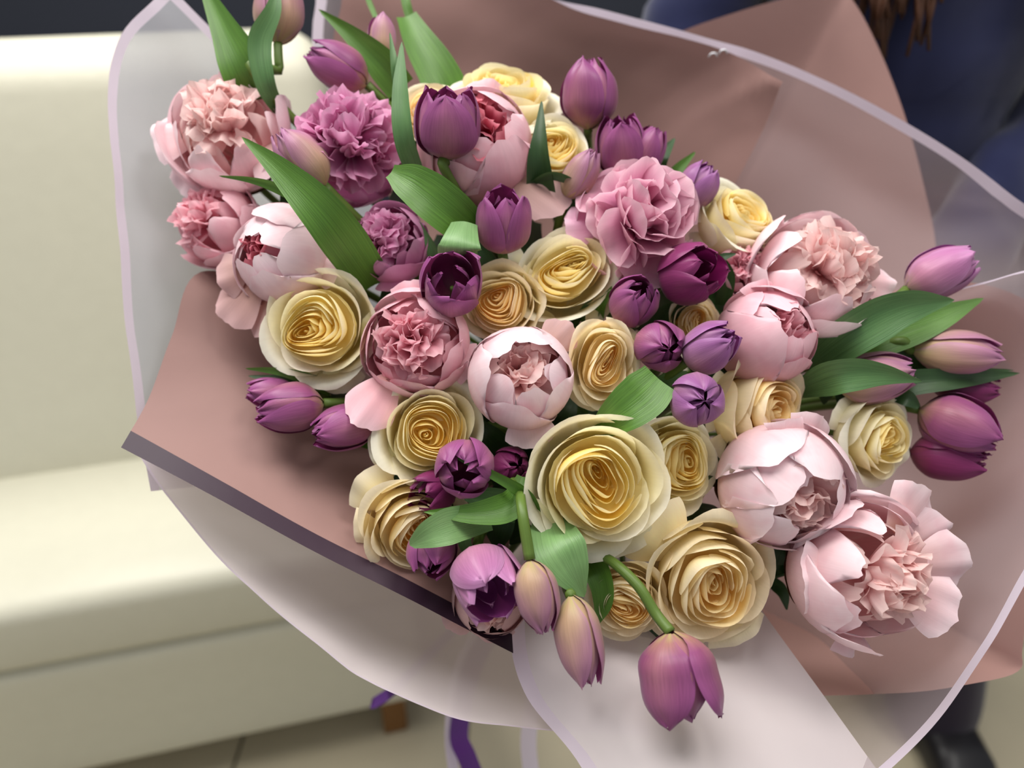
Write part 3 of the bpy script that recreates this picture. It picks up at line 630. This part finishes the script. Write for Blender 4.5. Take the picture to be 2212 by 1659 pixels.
peony(1765, 590, 142, .30, -.34, .6, 'large blush peony at the right against the mauve paper', 'pale', 'open', 8, .7, guards=((.95, .1, .0, .5, .35, .3, .75),), squash=.95)
peony(1602, 580, 62, .1, -.2, 2.2, 'small pink peony between the dark tulip and the large blush peony', 'pink', 'open', 9, .8)
peony(1655, 725, 108, .38, -.22, -.3, 'tight pink peony bud below the large blush peony', 'pink', 'ball', 10, .38, nh=12, guards=((-.1, -1, .25, .4, .42, .3, .72),))
peony(900, 745, 116, -.12, -.05, -.6, 'opening pink peony between two yellow roses, left of middle', 'pink', 'ball', 11, .85, nh=34, guards=((-.1, -1, .3, .5, .4, .3, .7), (-.75, 1, .5, 1.1, .5, .3, .75), (.95, .35, .3, .45, .4, .3, .7)))
peony(1125, 815, 112, .05, -.22, -1.4, 'blush oval peony with a small ruffled opening, in the centre', 'pale', 'ball', 12, .5, nh=22, guards=((.75, -.85, -.1, .75, .4, .31, .7), (.2, 1, .3, .75, .5, .3, .6)), squash=1.12)
peony(1690, 1050, 138, .30, .28, -1.4, 'round pale pink peony at the lower right, touching the biggest peony', 'pale', 'ball', 13, .42, nh=16, guards=((.55, -1, .3, .5, .42, .3, .72), (.1, -1, .5, .35, .42, .3, .78)))
peony(1862, 1230, 155, .50, .05, -1.6, 'biggest blush peony wide open at the lower right corner of the flowers', 'pale', 'open', 14, .78, guards=((.75, -.75, .1, .75, .5, .3, .7), (1, -.05, .1, .85, .45, .3, .7), (.95, .42, .2, .85, .45, .25, .62), (.1, 1, -.2, .5, .4, .2, .8), (-.8, .05, .6, .5, .5, .4, .6), (.9, -.35, .0, .8, .4, .3, .65)), squash=.95)
peony(1060, 1290, 84, -.1, .3, 2.0, 'dusky pink peony peeking out beneath the lowest left tulips', 'dusky', 'ball', 15, .6, heart='pale', guards=((-.8, .6, .1, .8, .5, .3, .6), (.1, 1, .1, .6, .5, .3, .6), (.3, -1, .2, .6, .5, .3, .5)))

# ------------------------------------------------------------------ TULIPS
T = tulip
T('t1', 603, 22, 150, 96, .04, -1, -1.0, 'pale tulip standing highest at the top left before the dark wall', 'pale', .2, via=[(604, 150, .69), (622, 245, .695)], spin=.3)
T('t2', 732, 146, 140, 92, -.85, -.45, .5, 'purple tulip pointing left above the ruffled orchid peony', 'purple', .15)
T('t3', 826, 86, 105, 58, .0, -1, 1.5, 'small rosy tulip bud beside the green leaves at the top', 'pale', .25)
T('t4', 652, 345, 145, 92, -.62, -.72, -3.2, 'pale mauve closed tulip lying over the ruffled orchid peony', 'pale', .12)
T('t5', 968, 272, 150, 134, .0, -.86, -4.2, 'purple tulip on a bare stem with its cup open, before the rosy peony', 'purple', .55, via=[(976, 370, .63), (1004, 440, .65)], spin=-.5)
T('t6', 1272, 205, 148, 112, .0, -.98, 1.0, 'closed upright tulip on its own against the mauve paper', 'purple', .12, via=[(1270, 290, .70), (1275, 380, .74)])
T('t7', 1340, 320, 128, 100, -.1, -.85, 1.4, 'loose purple tulip above the lilac peony', 'purple', .45)
T('t7b', 1396, 330, 110, 74, .35, -.85, 1.8, 'purple tulip leaning right behind the loose one above the lilac peony', 'purple', .3)
T('t8', 1252, 378, 120, 66, .5, -.8, .0, 'slim rosy tulip bud leaning right beside the lilac peony', 'pale', .12)
T('t9', 1086, 484, 140, 112, .02, -.84, -2.0, 'purple tulip between the folded leaf and the hanging dusky petal', 'purple', .5, spin=.8)
T('t10', 976, 616, 118, 124, .02, -.35, -3.2, 'purple tulip opened wide showing its dark inside, under the folded leaf', 'purple', .75, spin=.4)
T('t11', 1506, 402, 100, 80, .5, -.75, 1.0, 'muted purple tulip between two small leaves and a cream rose', 'violet', .25)
T('t12', 1487, 592, 140, 120, .55, -.12, -1.8, 'deep purple tulip, large and half open, beneath the lilac peony', 'deep', .6)
T('t13', 1368, 652, 118, 96, .25, -.45, -.8, 'purple tulip below the lilac peony touching the yellow rose', 'purple', .35)
T('t14', 1426, 748, 108, 100, .18, .18, -1.6, 'purple tulip facing the viewer right of the narrow cream rose', 'purple', .12)
T('t15', 1532, 752, 135, 96, .6, -.42, -3.0, 'violet tulip pointing up right against the tight peony bud', 'violet', .22)
T('t16', 1506, 864, 116, 108, .05, .02, -4.0, 'violet round tulip facing the viewer at the tip of the cut leaf', 'violet', .12)
T('t17', 2028, 590, 150, 100, .82, -.45, -.5, 'orchid tulip farthest upper right above the long leaves', 'orchid', .35, via=[(1940, 640, .66), (1850, 700, .70)])
T('t18', 2065, 760, 178, 86, .98, .05, -.6, 'pale tulip lying to the right on a straight green stem', 'pale', .12, via=[(1960, 757, .655), (1860, 757, .68)])
T('t19', 1888, 818, 160, 104, .93, -.2, .2, 'pinkish tulip partly covered by a pointed leaf at the right', 'pale', .3)
T('t20', 2068, 920, 168, 122, .82, .42, .3, 'purple tulip low at the right edge of the bouquet', 'purple', .2)
T('t20b', 2045, 985, 150, 96, .9, .1, 1.6, 'shaded plum tulip lying under the purple one at the right edge', 'deep', .25)
T('t20c', 2085, 838, 130, 70, .95, .05, 1.5, 'dark tulip mostly hidden under the long right leaf', 'deep', .2)
T('t21', 628, 882, 145, 100, -.92, .15, -.3, 'purple tulip pointing left onto the mauve paper', 'purple', .3)
T('t21b', 590, 850, 110, 64, -.9, -.1, .9, 'half hidden tulip above the one pointing left', 'purple', .2)
T('t22', 745, 922, 140, 92, -.85, .2, .3, 'purple tulip over a small leaf left of the ruffled yellow rose', 'purple', .3)
T('t23', 1004, 1010, 115, 118, -.02, .1, -2.8, 'purple tulip crossed by a thin leaf under the ruffled yellow rose', 'purple', .4)
T('t24', 1104, 1006, 100, 76, .3, -.1, .6, 'shaded tulip behind the biggest rose', 'deep', .2)
T('t25', 938, 1062, 105, 84, -.55, .1, .2, 'deep magenta tulip half under the crossed purple tulip', 'deep', .6)
T('t26', 934, 1188, 120, 98, .0, .62, -1.2, 'plum tulip facing down beneath the pale wide leaf', 'purple', .25)
T('t27', 1050, 1250, 150, 140, .30, .45, -2.6, 'orchid tulip unfolding toward the lower right, front bottom', 'orchid', .75)
T('t28', 1160, 1286, 160, 88, .2, .97, -4.0, 'olive mauve tulip hanging straight down on a curved stem', 'pale', .12, via=[(1137, 1165, .557), (1128, 1105, .562), (1124, 1060, .59), (1130, 1030, .63)])
T('t29', 1250, 1382, 196, 94, .17, .98, -3.0, 'long pale tulip hanging below the wide pale leaf', 'pale', .22, via=[(1222, 1260, .60), (1210, 1190, .63)])
T('t30', 1465, 1458, 188, 152, .16, .98, -3.6, 'large purple tulip hanging lowest on a bent green stem', 'purple', .3, via=[(1416, 1325, .562), (1378, 1265, .568), (1325, 1215, .583), (1280, 1190, .61), (1262, 1165, .66)], splay=.25)

# ------------------------------------------------------------------ LEAVES
g = lambda k: TUL[k]
leaf([(560, 215, .70), (530, 150, .68), (490, 70, .68), (425, -60, .69)], [62, 104, 92, 52, 6], 18, 'leaf', parent=g('t1'))
leaf([(606, 245, .70), (572, 180, .67), (560, 90, .665), (590, 20, .665), (600, -40, .67)], [26, 44, 52, 34, 4], -10, 'leaf_bluish', parent=g('t1'))
leaf([(868, 190, .70), (820, 130, .69), (760, 75, .69), (688, 20, .70)], [70, 74, 54, 30, 4], 15, 'leaf', parent=g('t3'))
leaf([(985, 260, .72), (950, 170, .715), (905, 90, .72), (878, 36, .73)], [80, 96, 84, 62, 44], -15, 'leaf', tipblunt=True, label='broad green leaf leaning left at the top with a folded end')
leaf([(905, 390, .66), (875, 300, .63), (866, 200, .63), (868, 90, .64)], [40, 46, 44, 32, 4], 20, 'leaf_bluish', label='upright split leaf between the ruffled orchid peony and tall tulip')
leaf([(862, 200, .645), (852, 140, .64), (842, 70, .645)], [22, 24, 14, 3], -20, 'leaf_bluish', label='narrow leaf tip beside the upright split leaf')
leaf([(815, 45, .74), (800, 10, .745), (780, -40, .75)], [10, 12, 10], 0, 'leaf', label='thin green blade at the top left of the small rosy bud')
leaf([(885, 35, .75), (876, 0, .75), (868, -50, .755)], [20, 20, 18], 0, 'leaf', label='green blade cut by the top of the picture')
leaf([(810, 615, .66), (715, 480, .60), (615, 375, .60), (522, 296, .615)], [90, 104, 82, 44, 4], 12, 'leaf', parent=g('t4'), cupd=.14)
leaf([(690, 445, .63), (600, 405, .62), (540, 388, .62), (473, 380, .63)], [30, 30, 20, 12, 3], 30, 'leaf', parent=g('t4'))
leaf([(1040, 515, .645), (960, 450, .615), (895, 400, .61), (845, 372, .62)], [70, 100, 100, 78, 30], -12, 'leaf', parent=g('t5'), tipblunt=True)
leaf([(1000, 570, .635), (992, 550, .608), (993, 522, .602), (1003, 478, .615)], [70, 96, 88, 56], 10, 'leaf_pale', parent=g('t10'), tipblunt=True, cupd=-.15)
leaf([(950, 590, .66), (935, 540, .65), (905, 478, .65)], [40, 34, 20, 4], 25, 'leaf_bluish', parent=g('t10'))
leaf([(1075, 620, .68), (1055, 570, .67), (1030, 520, .67)], [60, 50, 20], 25, 'leaf_dark', parent=g('t9'))
leaf([(1172, 410, .66), (1166, 340, .645), (1168, 280, .645), (1170, 218, .655)], [66, 54, 36, 20, 4], 15, 'leaf_dark', label='dark pointed leaf standing before the small cream rose', cupd=.3)
leaf([(1140, 400, .66), (1190, 378, .645), (1240, 395, .65), (1280, 436, .66)], [10, 22, 24, 16, 3], -40, 'leaf_dark', name='peony_leaf', label='thin dark leaf arching right over the dusky petal')
leaf([(1415, 410, .70), (1425, 350, .69), (1458, 298, .70)], [40, 44, 30, 4], 20, 'leaf_dark', parent=g('t11'))
leaf([(1440, 405, .71), (1460, 370, .70), (1502, 328, .71)], [30, 34, 22, 4], -20, 'leaf', parent=g('t11'))
leaf([(1562, 660, .67), (1572, 600, .655), (1560, 560, .65), (1590, 548, .65)], [34, 36, 22, 3], 15, 'leaf_dark', name='peony_leaf', label='dark narrow leaf at the right of the deep purple tulip')
leaf([(1290, 700, .67), (1300, 660, .65), (1322, 618, .645)], [30, 26, 18, 3], 20, 'leaf', parent=g('t13'))
leaf([(1400, 720, .68), (1450, 670, .655), (1520, 648, .65)], [70, 56, 30, 3], -25, 'leaf_dark', parent=g('t13'))
leaf([(1262, 700, .67), (1280, 670, .66), (1300, 650, .66)], [46, 44, 22], 20, 'leaf_bluish', label='small bluish leaf between the golden and narrow cream roses')
leaf([(1270, 938, .62), (1330, 900, .59), (1385, 860, .585), (1425, 820, .59)], [6, 70, 100, 108, 84], 10, 'leaf', tipblunt=True, label='broad green leaf cut straight across, lying above the biggest rose', cupd=.12)
leaf([(1410, 850, .66), (1450, 830, .64), (1490, 815, .64)], [50, 60, 30], -10, 'leaf_bluish', parent=g('t16'))
leaf([(1745, 790, .67), (1840, 720, .635), (1950, 665, .63), (2062, 648, .64)], [60, 92, 96, 66, 4], -15, 'leaf_bluish', parent=g('t17'), cupd=.2)
leaf([(1790, 775, .68), (1900, 730, .66), (2020, 690, .655), (2125, 644, .66)], [60, 90, 84, 50, 4], 10, 'leaf', parent=g('t17'), cupd=.1)
leaf([(1730, 840, .66), (1810, 812, .62), (1900, 808, .615), (1992, 824, .625)], [40, 78, 70, 38, 3], -12, 'leaf_bluish', parent=g('t19'))
leaf([(1880, 850, .68), (1970, 828, .655), (2080, 818, .655), (2203, 806, .67)], [40, 60, 50, 34, 3], 10, 'leaf_dark', parent=g('t18'))
leaf([(1860, 790, .68), (1950, 770, .675), (2060, 800, .675), (2190, 800, .68)], [40, 60, 44, 20, 3], 10, 'leaf_dark', parent=g('t18'))
leaf([(1925, 850, .66), (1960, 862, .65), (1985, 880, .65)], [30, 36, 10], 10, 'leaf_dark', name='rose_leaf', label='small dark leaf at the top of the right cream rose')
leaf([(720, 840, .665), (650, 812, .645), (590, 800, .64), (530, 796, .645)], [40, 34, 22, 14, 3], 30, 'leaf', parent=g('t21'))
leaf([(700, 850, .67), (620, 825, .655), (536, 812, .655)], [40, 36, 20, 3], -20, 'leaf_dark', parent=g('t21'))
leaf([(800, 960, .66), (760, 948, .64), (690, 957, .635)], [22, 26, 16, 3], 20, 'leaf', parent=g('t22'))
leaf([(1110, 990, .66), (1060, 940, .635), (1012, 900, .635)], [60, 56, 36, 3], 10, 'leaf_dark', name='rose_leaf', label='dark serrated leaf between the yellow rose and the oval peony')
leaf([(1090, 1050, .65), (1085, 1005, .63), (1105, 985, .63)], [44, 54, 30, 4], 10, 'leaf_dark', parent=g('t24'))
leaf([(1160, 1150, .62), (1140, 1075, .585), (1065, 1025, .575), (965, 978, .575)], [30, 40, 26, 18, 3], 25, 'leaf', parent=g('t28'))
leaf([(1130, 1030, .60), (1108, 1090, .585), (1030, 1110, .575), (915, 1106, .575)], [24, 62, 66, 40, 3], -10, 'leaf', parent=g('t28'), cupd=.25)
leaf([(1120, 1100, .62), (1060, 1080, .61), (1000, 1072, .61)], [60, 66, 50, 10], 10, 'leaf_bluish', parent=g('t23'))
leaf([(1060, 1120, .60), (990, 1130, .575), (935, 1150, .565), (885, 1178, .57)], [50, 74, 80, 58, 14], 8, 'leaf_pale', parent=g('t26'), cupd=.15)
leaf([(1020, 1210, .61), (1005, 1160, .60), (1050, 1120, .61)], [24, 30, 20], 10, 'leaf_bluish', parent=g('t27'))
leaf([(1182, 1110, .61), (1200, 1170, .570), (1228, 1225, .565), (1262, 1290, .572)], [50, 104, 116, 78, 6], 8, 'leaf_pale', parent=g('t29'), cupd=.14)
leaf([(1250, 1180, .63), (1290, 1230, .60), (1305, 1290, .595), (1290, 1350, .60)], [50, 66, 54, 44, 5], -20, 'leaf', parent=g('t29'), cupd=.2)
leaf([(1150, 1060, .63), (1160, 1100, .60), (1130, 1150, .60)], [50, 60, 20], 10, 'leaf_dark', parent=g('t28'))
leaf([(1640, 1245, .66), (1680, 1232, .645), (1712, 1228, .65)], [20, 26, 18, 4], 10, 'leaf_dark', name='rose_leaf', label='small curled leaf between the peachy rose and biggest peony')
leaf([(1660, 1250, .67), (1690, 1280, .66), (1700, 1318, .66)], [22, 30, 20, 3], 10, 'leaf_dark', name='rose_leaf', label='small pointed leaf hanging beside the peachy rose')
leaf([(1560, 1045, .64), (1530, 1035, .625), (1505, 1020, .62)], [20, 24, 16, 3], 10, 'leaf_dark', name='rose_leaf', label='tiny dark leaf on the rose right behind the biggest one')
# dark filler foliage deep between the heads
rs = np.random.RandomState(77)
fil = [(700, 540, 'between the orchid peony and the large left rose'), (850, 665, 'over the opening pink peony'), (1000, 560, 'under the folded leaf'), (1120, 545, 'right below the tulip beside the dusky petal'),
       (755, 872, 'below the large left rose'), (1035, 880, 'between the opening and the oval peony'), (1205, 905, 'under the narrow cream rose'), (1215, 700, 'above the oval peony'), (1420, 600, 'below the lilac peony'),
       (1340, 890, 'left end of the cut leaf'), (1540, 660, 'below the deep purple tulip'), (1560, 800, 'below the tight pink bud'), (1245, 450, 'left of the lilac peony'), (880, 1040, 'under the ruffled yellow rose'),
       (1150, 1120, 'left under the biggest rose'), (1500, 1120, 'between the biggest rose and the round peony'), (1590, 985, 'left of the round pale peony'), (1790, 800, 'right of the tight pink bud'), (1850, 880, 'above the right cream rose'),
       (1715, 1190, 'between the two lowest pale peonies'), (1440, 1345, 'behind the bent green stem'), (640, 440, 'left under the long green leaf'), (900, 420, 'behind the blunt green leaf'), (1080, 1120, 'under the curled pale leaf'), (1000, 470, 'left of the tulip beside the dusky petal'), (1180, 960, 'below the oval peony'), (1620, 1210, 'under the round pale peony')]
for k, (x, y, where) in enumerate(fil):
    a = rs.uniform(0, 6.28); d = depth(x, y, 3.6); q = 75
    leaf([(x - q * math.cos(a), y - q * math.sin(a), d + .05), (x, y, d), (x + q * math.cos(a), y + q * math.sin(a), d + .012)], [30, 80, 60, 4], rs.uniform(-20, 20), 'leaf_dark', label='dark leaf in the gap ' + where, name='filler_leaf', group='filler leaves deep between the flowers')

# ------------------------------------------------------------------ ribbons
def ribbon(pts, wid, mat, label, roll=20):
    o = leaf(pts, [wid] * 4, roll, mat, cupd=.05, tipblunt=True, name='ribbon', label=label)
    o['category'] = 'ribbon'; o['group'] = 'ribbons hanging from the bouquet handle'
    return o
ribbon([(1180, 1180, .93), (1010, 1400, .90), (972, 1570, .88), (985, 1720, .87), (975, 1900, .86)], 24, 'ribbon_white', 'narrow white ribbon hanging at the left under the film')
ribbon([(1260, 1180, .93), (1180, 1400, .90), (1142, 1580, .88), (1152, 1720, .87), (1150, 1900, .86)], 36, 'ribbon_white', 'wider white ribbon hanging below the front film')
ribbon([(1200, 1180, .93), (1040, 1400, .90), (992, 1570, .88), (1010, 1640, .87), (1060, 1760, .86)], 42, 'ribbon_purple', 'purple ribbon hanging between the white ribbons')
ribbon([(1150, 1180, .93), (960, 1380, .90), (850, 1490, .885), (805, 1520, .88), (838, 1500, .87)], 22, 'ribbon_purple', 'purple ribbon tip peeking out left under the film')

# ------------------------------------------------------------------ setting: floor of tiles, dark wall
def box_vf(c0, c1):
    (x0, y0, z0), (x1, y1, z1) = c0, c1
    v = [(x0, y0, z0), (x1, y0, z0), (x1, y1, z0), (x0, y1, z0), (x0, y0, z1), (x1, y0, z1), (x1, y1, z1), (x0, y1, z1)]
    return v, [(0, 3, 2, 1), (4, 5, 6, 7), (0, 1, 5, 4), (1, 2, 6, 5), (2, 3, 7, 6), (3, 0, 4, 7)]
v, f = box_vf((-5, -2.5, -.05), (5, 2.6, -.006)); fl = mesh_obj('floor', v, f, M['grout'], None, None, False); fl['kind'] = 'structure'
v, f = box_vf((-.197, -.197, -.006), (.197, .197, 0)); 
tm = None
for i in range(-10, 11):
    for j in range(-4, 6):
        if tm is None:
            t0 = mesh_obj('tile', v, f, M['tile'], fl, None, False); tm = t0.data
        else:
            t0 = bpy.data.objects.new('tile', tm); C.objects.link(t0); t0.parent = fl
        t0.location = (i * .4 + .12, j * .4 + .1, 0)
v, f = box_vf((-5, 2.6, 0), (5, 2.7, 2.8)); o = mesh_obj('wall_back', v, f, M['wall'], None, None, False); o['kind'] = 'structure'

# ------------------------------------------------------------------ armchair
import bmesh
def rbox(name, size, center, bev, mat, parent, seg=5, puff=0.0, fn=None):
    bm = bmesh.new(); bmesh.ops.create_cube(bm, size=1)
    for vv in bm.verts: vv.co = Vector((vv.co.x * size[0], vv.co.y * size[1], vv.co.z * size[2]))
    if bev: bmesh.ops.bevel(bm, geom=bm.edges[:], offset=bev, segments=seg, affect='EDGES', profile=.5)
    bmesh.ops.subdivide_edges(bm, edges=[e for e in bm.edges if e.calc_length() > .15], cuts=7, use_grid_fill=True)
    for vv in bm.verts:
        if puff:
            a = (1 - (2 * vv.co.x / size[0]) ** 2) * (1 - (2 * vv.co.y / size[1]) ** 2)
            if vv.co.z > 0: vv.co.z += puff * max(0, a)
        vv.co += Vector(center)
        if fn: fn(vv)
    me = bpy.data.meshes.new(name); bm.to_mesh(me); bm.free()
    me.polygons.foreach_set('use_smooth', [True] * len(me.polygons)); me.materials.append(mat)
    o = bpy.data.objects.new(name, me); C.objects.link(o); o.parent = parent
    return o
SZ = .46
A0 = on_z(0, 1330, SZ); B0 = on_z(600, 1225, SZ)
e1 = (B0 - A0); e1.z = 0; e1.normalize(); e2 = Vector((-e1.y, e1.x, 0))
corner = on_z(905, 1210, SZ); corner = A0 + e1 * ((corner - A0).dot(e1))
J = on_z(0, 1062, SZ); sdep = (J - A0).dot(e2)
print('CHAIR', A0, B0, corner, 'depth', sdep)
m4 = Matrix((e1, e2, Vector((0, 0, 1)))).transposed().to_4x4(); m4.translation = Vector((corner.x, corner.y, 0))
ch = thing('armchair', 'cream leather chair with a tall rounded back, blurred at the left behind the bouquet', 'chair', None, m4)
W = .80; SD = sdep + .06
rbox('seat', (W, SD, .12), (-W / 2, SD / 2, SZ - .060), .025, M['leather'], ch, puff=.012)
rbox('seat_base', (W - .01, SD + .10, .25), (-W / 2 + .0, SD / 2 + .055, SZ - .245), .02, M['leather'], ch)
def lean(vv):
    h = max(0, vv.co.z - SZ); vv.co.y += h * .20 + .25 * max(0, abs(vv.co.x + W / 2) - .25) * -.5
rbox('backrest', (W - .06, .14, .78), (-W / 2, SD + .04, SZ + .25), .065, M['leather'], ch, seg=7, fn=lean)
for lx, ly in ((-.06, .04), (-W + .06, .04), (-.06, SD + .02), (-W + .06, SD + .02)):
    rbox('leg', (.042, .042, SZ - .368), (lx, ly, (SZ - .368) / 2), .004, M['wood'], ch, 2)

# ------------------------------------------------------------------ person behind the bouquet
def skin_mesh(name, verts, edges, radii, mat, parent, root_i=0, lev=2):
    me = bpy.data.meshes.new(name); me.from_pydata([tuple(x) for x in verts], edges, [])
    o = bpy.data.objects.new(name, me); C.objects.link(o)
    md = o.modifiers.new('skin', 'SKIN'); md.use_smooth_shade = True
    for i, r in enumerate(radii):
        sv = me.skin_vertices[0].data[i]; sv.radius = (r, r) if not isinstance(r, tuple) else r; sv.use_root = (i == root_i)
    s = o.modifiers.new('sub', 'SUBSURF'); s.levels = lev; s.render_levels = lev
    me.materials.append(mat)
    o.parent = parent
    return o
PX, PY = .50, 1.13
pm = Matrix.Translation((PX, PY, 0))
person = thing('person', 'person in a navy top and dark trousers standing behind, holding the bouquet, long brown hair', 'person', None, pm)
V = [(0, 0, .98), (0, 0, 1.12), (0, .0, 1.30), (0, .01, 1.42), (0, .0, 1.50), (0, -.02, 1.60), (0, -.03, 1.68),
     (.17, .01, 1.40), (.27, .02, 1.12), (.02, -.22, .86), (-.17, .01, 1.40), (-.28, .02, 1.12), (-.33, -.24, .80),
     (.11, 0, .90), (.19, -.12, .50), (.25, -.23, .09), (-.10, 0, .90), (-.12, -.02, .50), (-.13, -.02, .09), (.25, -.25, .07), (-.13, -.03, .07),
     (-.26, -.30, .76), (-.36, -.31, .74)]
E = [(0, 1), (1, 2), (2, 3), (3, 4), (4, 5), (5, 6), (3, 7), (7, 8), (8, 9), (3, 10), (10, 11), (11, 12), (0, 13), (13, 14), (14, 15), (0, 16), (16, 17), (17, 18), (15, 19), (18, 20), (9, 21), (12, 22)]
Rd = [(.10, .08), (.09, .08), (.10, .08), (.07, .06), .052, (.075, .09), (.07, .08), .055, .042, .033, .055, .042, .033, .085, .05, .03, .085, .05, .03, .028, .028, .026, .026]
skin_mesh('body', V, E, Rd, M['skin'], person)
VT = [(0, 0, .84)] + [V[i] for i in (1, 2, 3, 7, 8, 9, 10, 11, 12)]
ET = [(0, 1), (1, 2), (2, 3), (3, 4), (4, 5), (5, 6), (3, 7), (7, 8), (8, 9)]
skin_mesh('top', VT, ET, [(.20, .15), (.185, .14), (.20, .145), (.125, .10), .085, .068, .055, .085, .068, .055], M['navy'], person)
tx = bpy.data.textures.new('folds', 'CLOUDS'); tx.noise_scale = .11
for o_ in (bpy.data.objects['top'],):
    dm_ = o_.modifiers.new('folds', 'DISPLACE'); dm_.texture = tx; dm_.strength = .055; dm_.mid_level = .5; o_.modifiers['sub'].render_levels = 3; o_.modifiers['sub'].levels = 3
VL = [(0, 0, 1.0), (.11, 0, .90), (.19, -.12, .50), (.25, -.23, -.01), (-.10, 0, .90), (-.12, -.02, .50), (-.13, -.02, .10)]
tro = skin_mesh('trousers', VL, [(0, 1), (1, 2), (2, 3), (0, 4), (4, 5), (5, 6)], [(.17, .13),   .115, .09, .085, .115, .09, .085], M['trouser'], person)
for sx_, sy_ in ((.25, -.21), (-.13, 0)):
    def toe(vv, sy_=sy_):
        if vv.co.y < -.12 + sy_: vv.co.z *= .75
    rbox('shoe', (.10, .26, .08), (sx_, -.07 + sy_, .04), .03, M['shoe'], person, 4, fn=toe)
rs = np.random.RandomState(5)
for k in range(70):      # locks of hair falling over the shoulders
    a = rs.uniform(-1, 1); side = -1 if k < 46 else 1
    x0 = side * rs.uniform(.01, .09); zend = 1.145 + rs.uniform(-.02, .06)
    xe = -.085 + rs.uniform(-.04, .05) if side < 0 else .12 + rs.uniform(-.04, .05)
    pts = [(PX + x0 * .3, PY - .03, 1.80), (PX + x0 * 1.15, PY - .05 + rs.uniform(-.02, .08), 1.68), (PX + side * .10, PY - .03, 1.50), (PX + xe + rs.uniform(-.02, .02), PY - .12, 1.36), (PX + xe * 1.1 + rs.uniform(-.02, .02), PY - .15, 1.26), (PX + xe * 1.05, PY - .165 + rs.uniform(-.02, .02), zend)]
    tube('hair_lock', pts, [.012, .017, .012, .007, .002], M['hair'], person, 20, 6)
# simple face: nose, eyes, mouth, ears on the head
def blob(name, c, r, mat):
    bm = bmesh.new(); bmesh.ops.create_uvsphere(bm, u_segments=12, v_segments=8, radius=1)
    for vv in bm.verts: vv.co = Vector((vv.co.x * r[0] + c[0], vv.co.y * r[1] + c[1], vv.co.z * r[2] + c[2]))
    me = bpy.data.meshes.new(name); bm.to_mesh(me); bm.free(); me.polygons.foreach_set('use_smooth', [True] * len(me.polygons)); me.materials.append(mat)
    o = bpy.data.objects.new(name, me); C.objects.link(o); o.parent = person
blob('nose', (0, -.125, 1.63), (.012, .022, .022), M['skin'])
for s in (-1, 1):
    blob('eye', (s * .03, -.11, 1.655), (.013, .008, .006), M['shoe']); blob('ear', (s * .08, -.02, 1.64), (.012, .02, .03), M['skin'])
blob('mouth', (0, -.115, 1.585), (.024, .01, .006), M['peony_rosy_heart'])
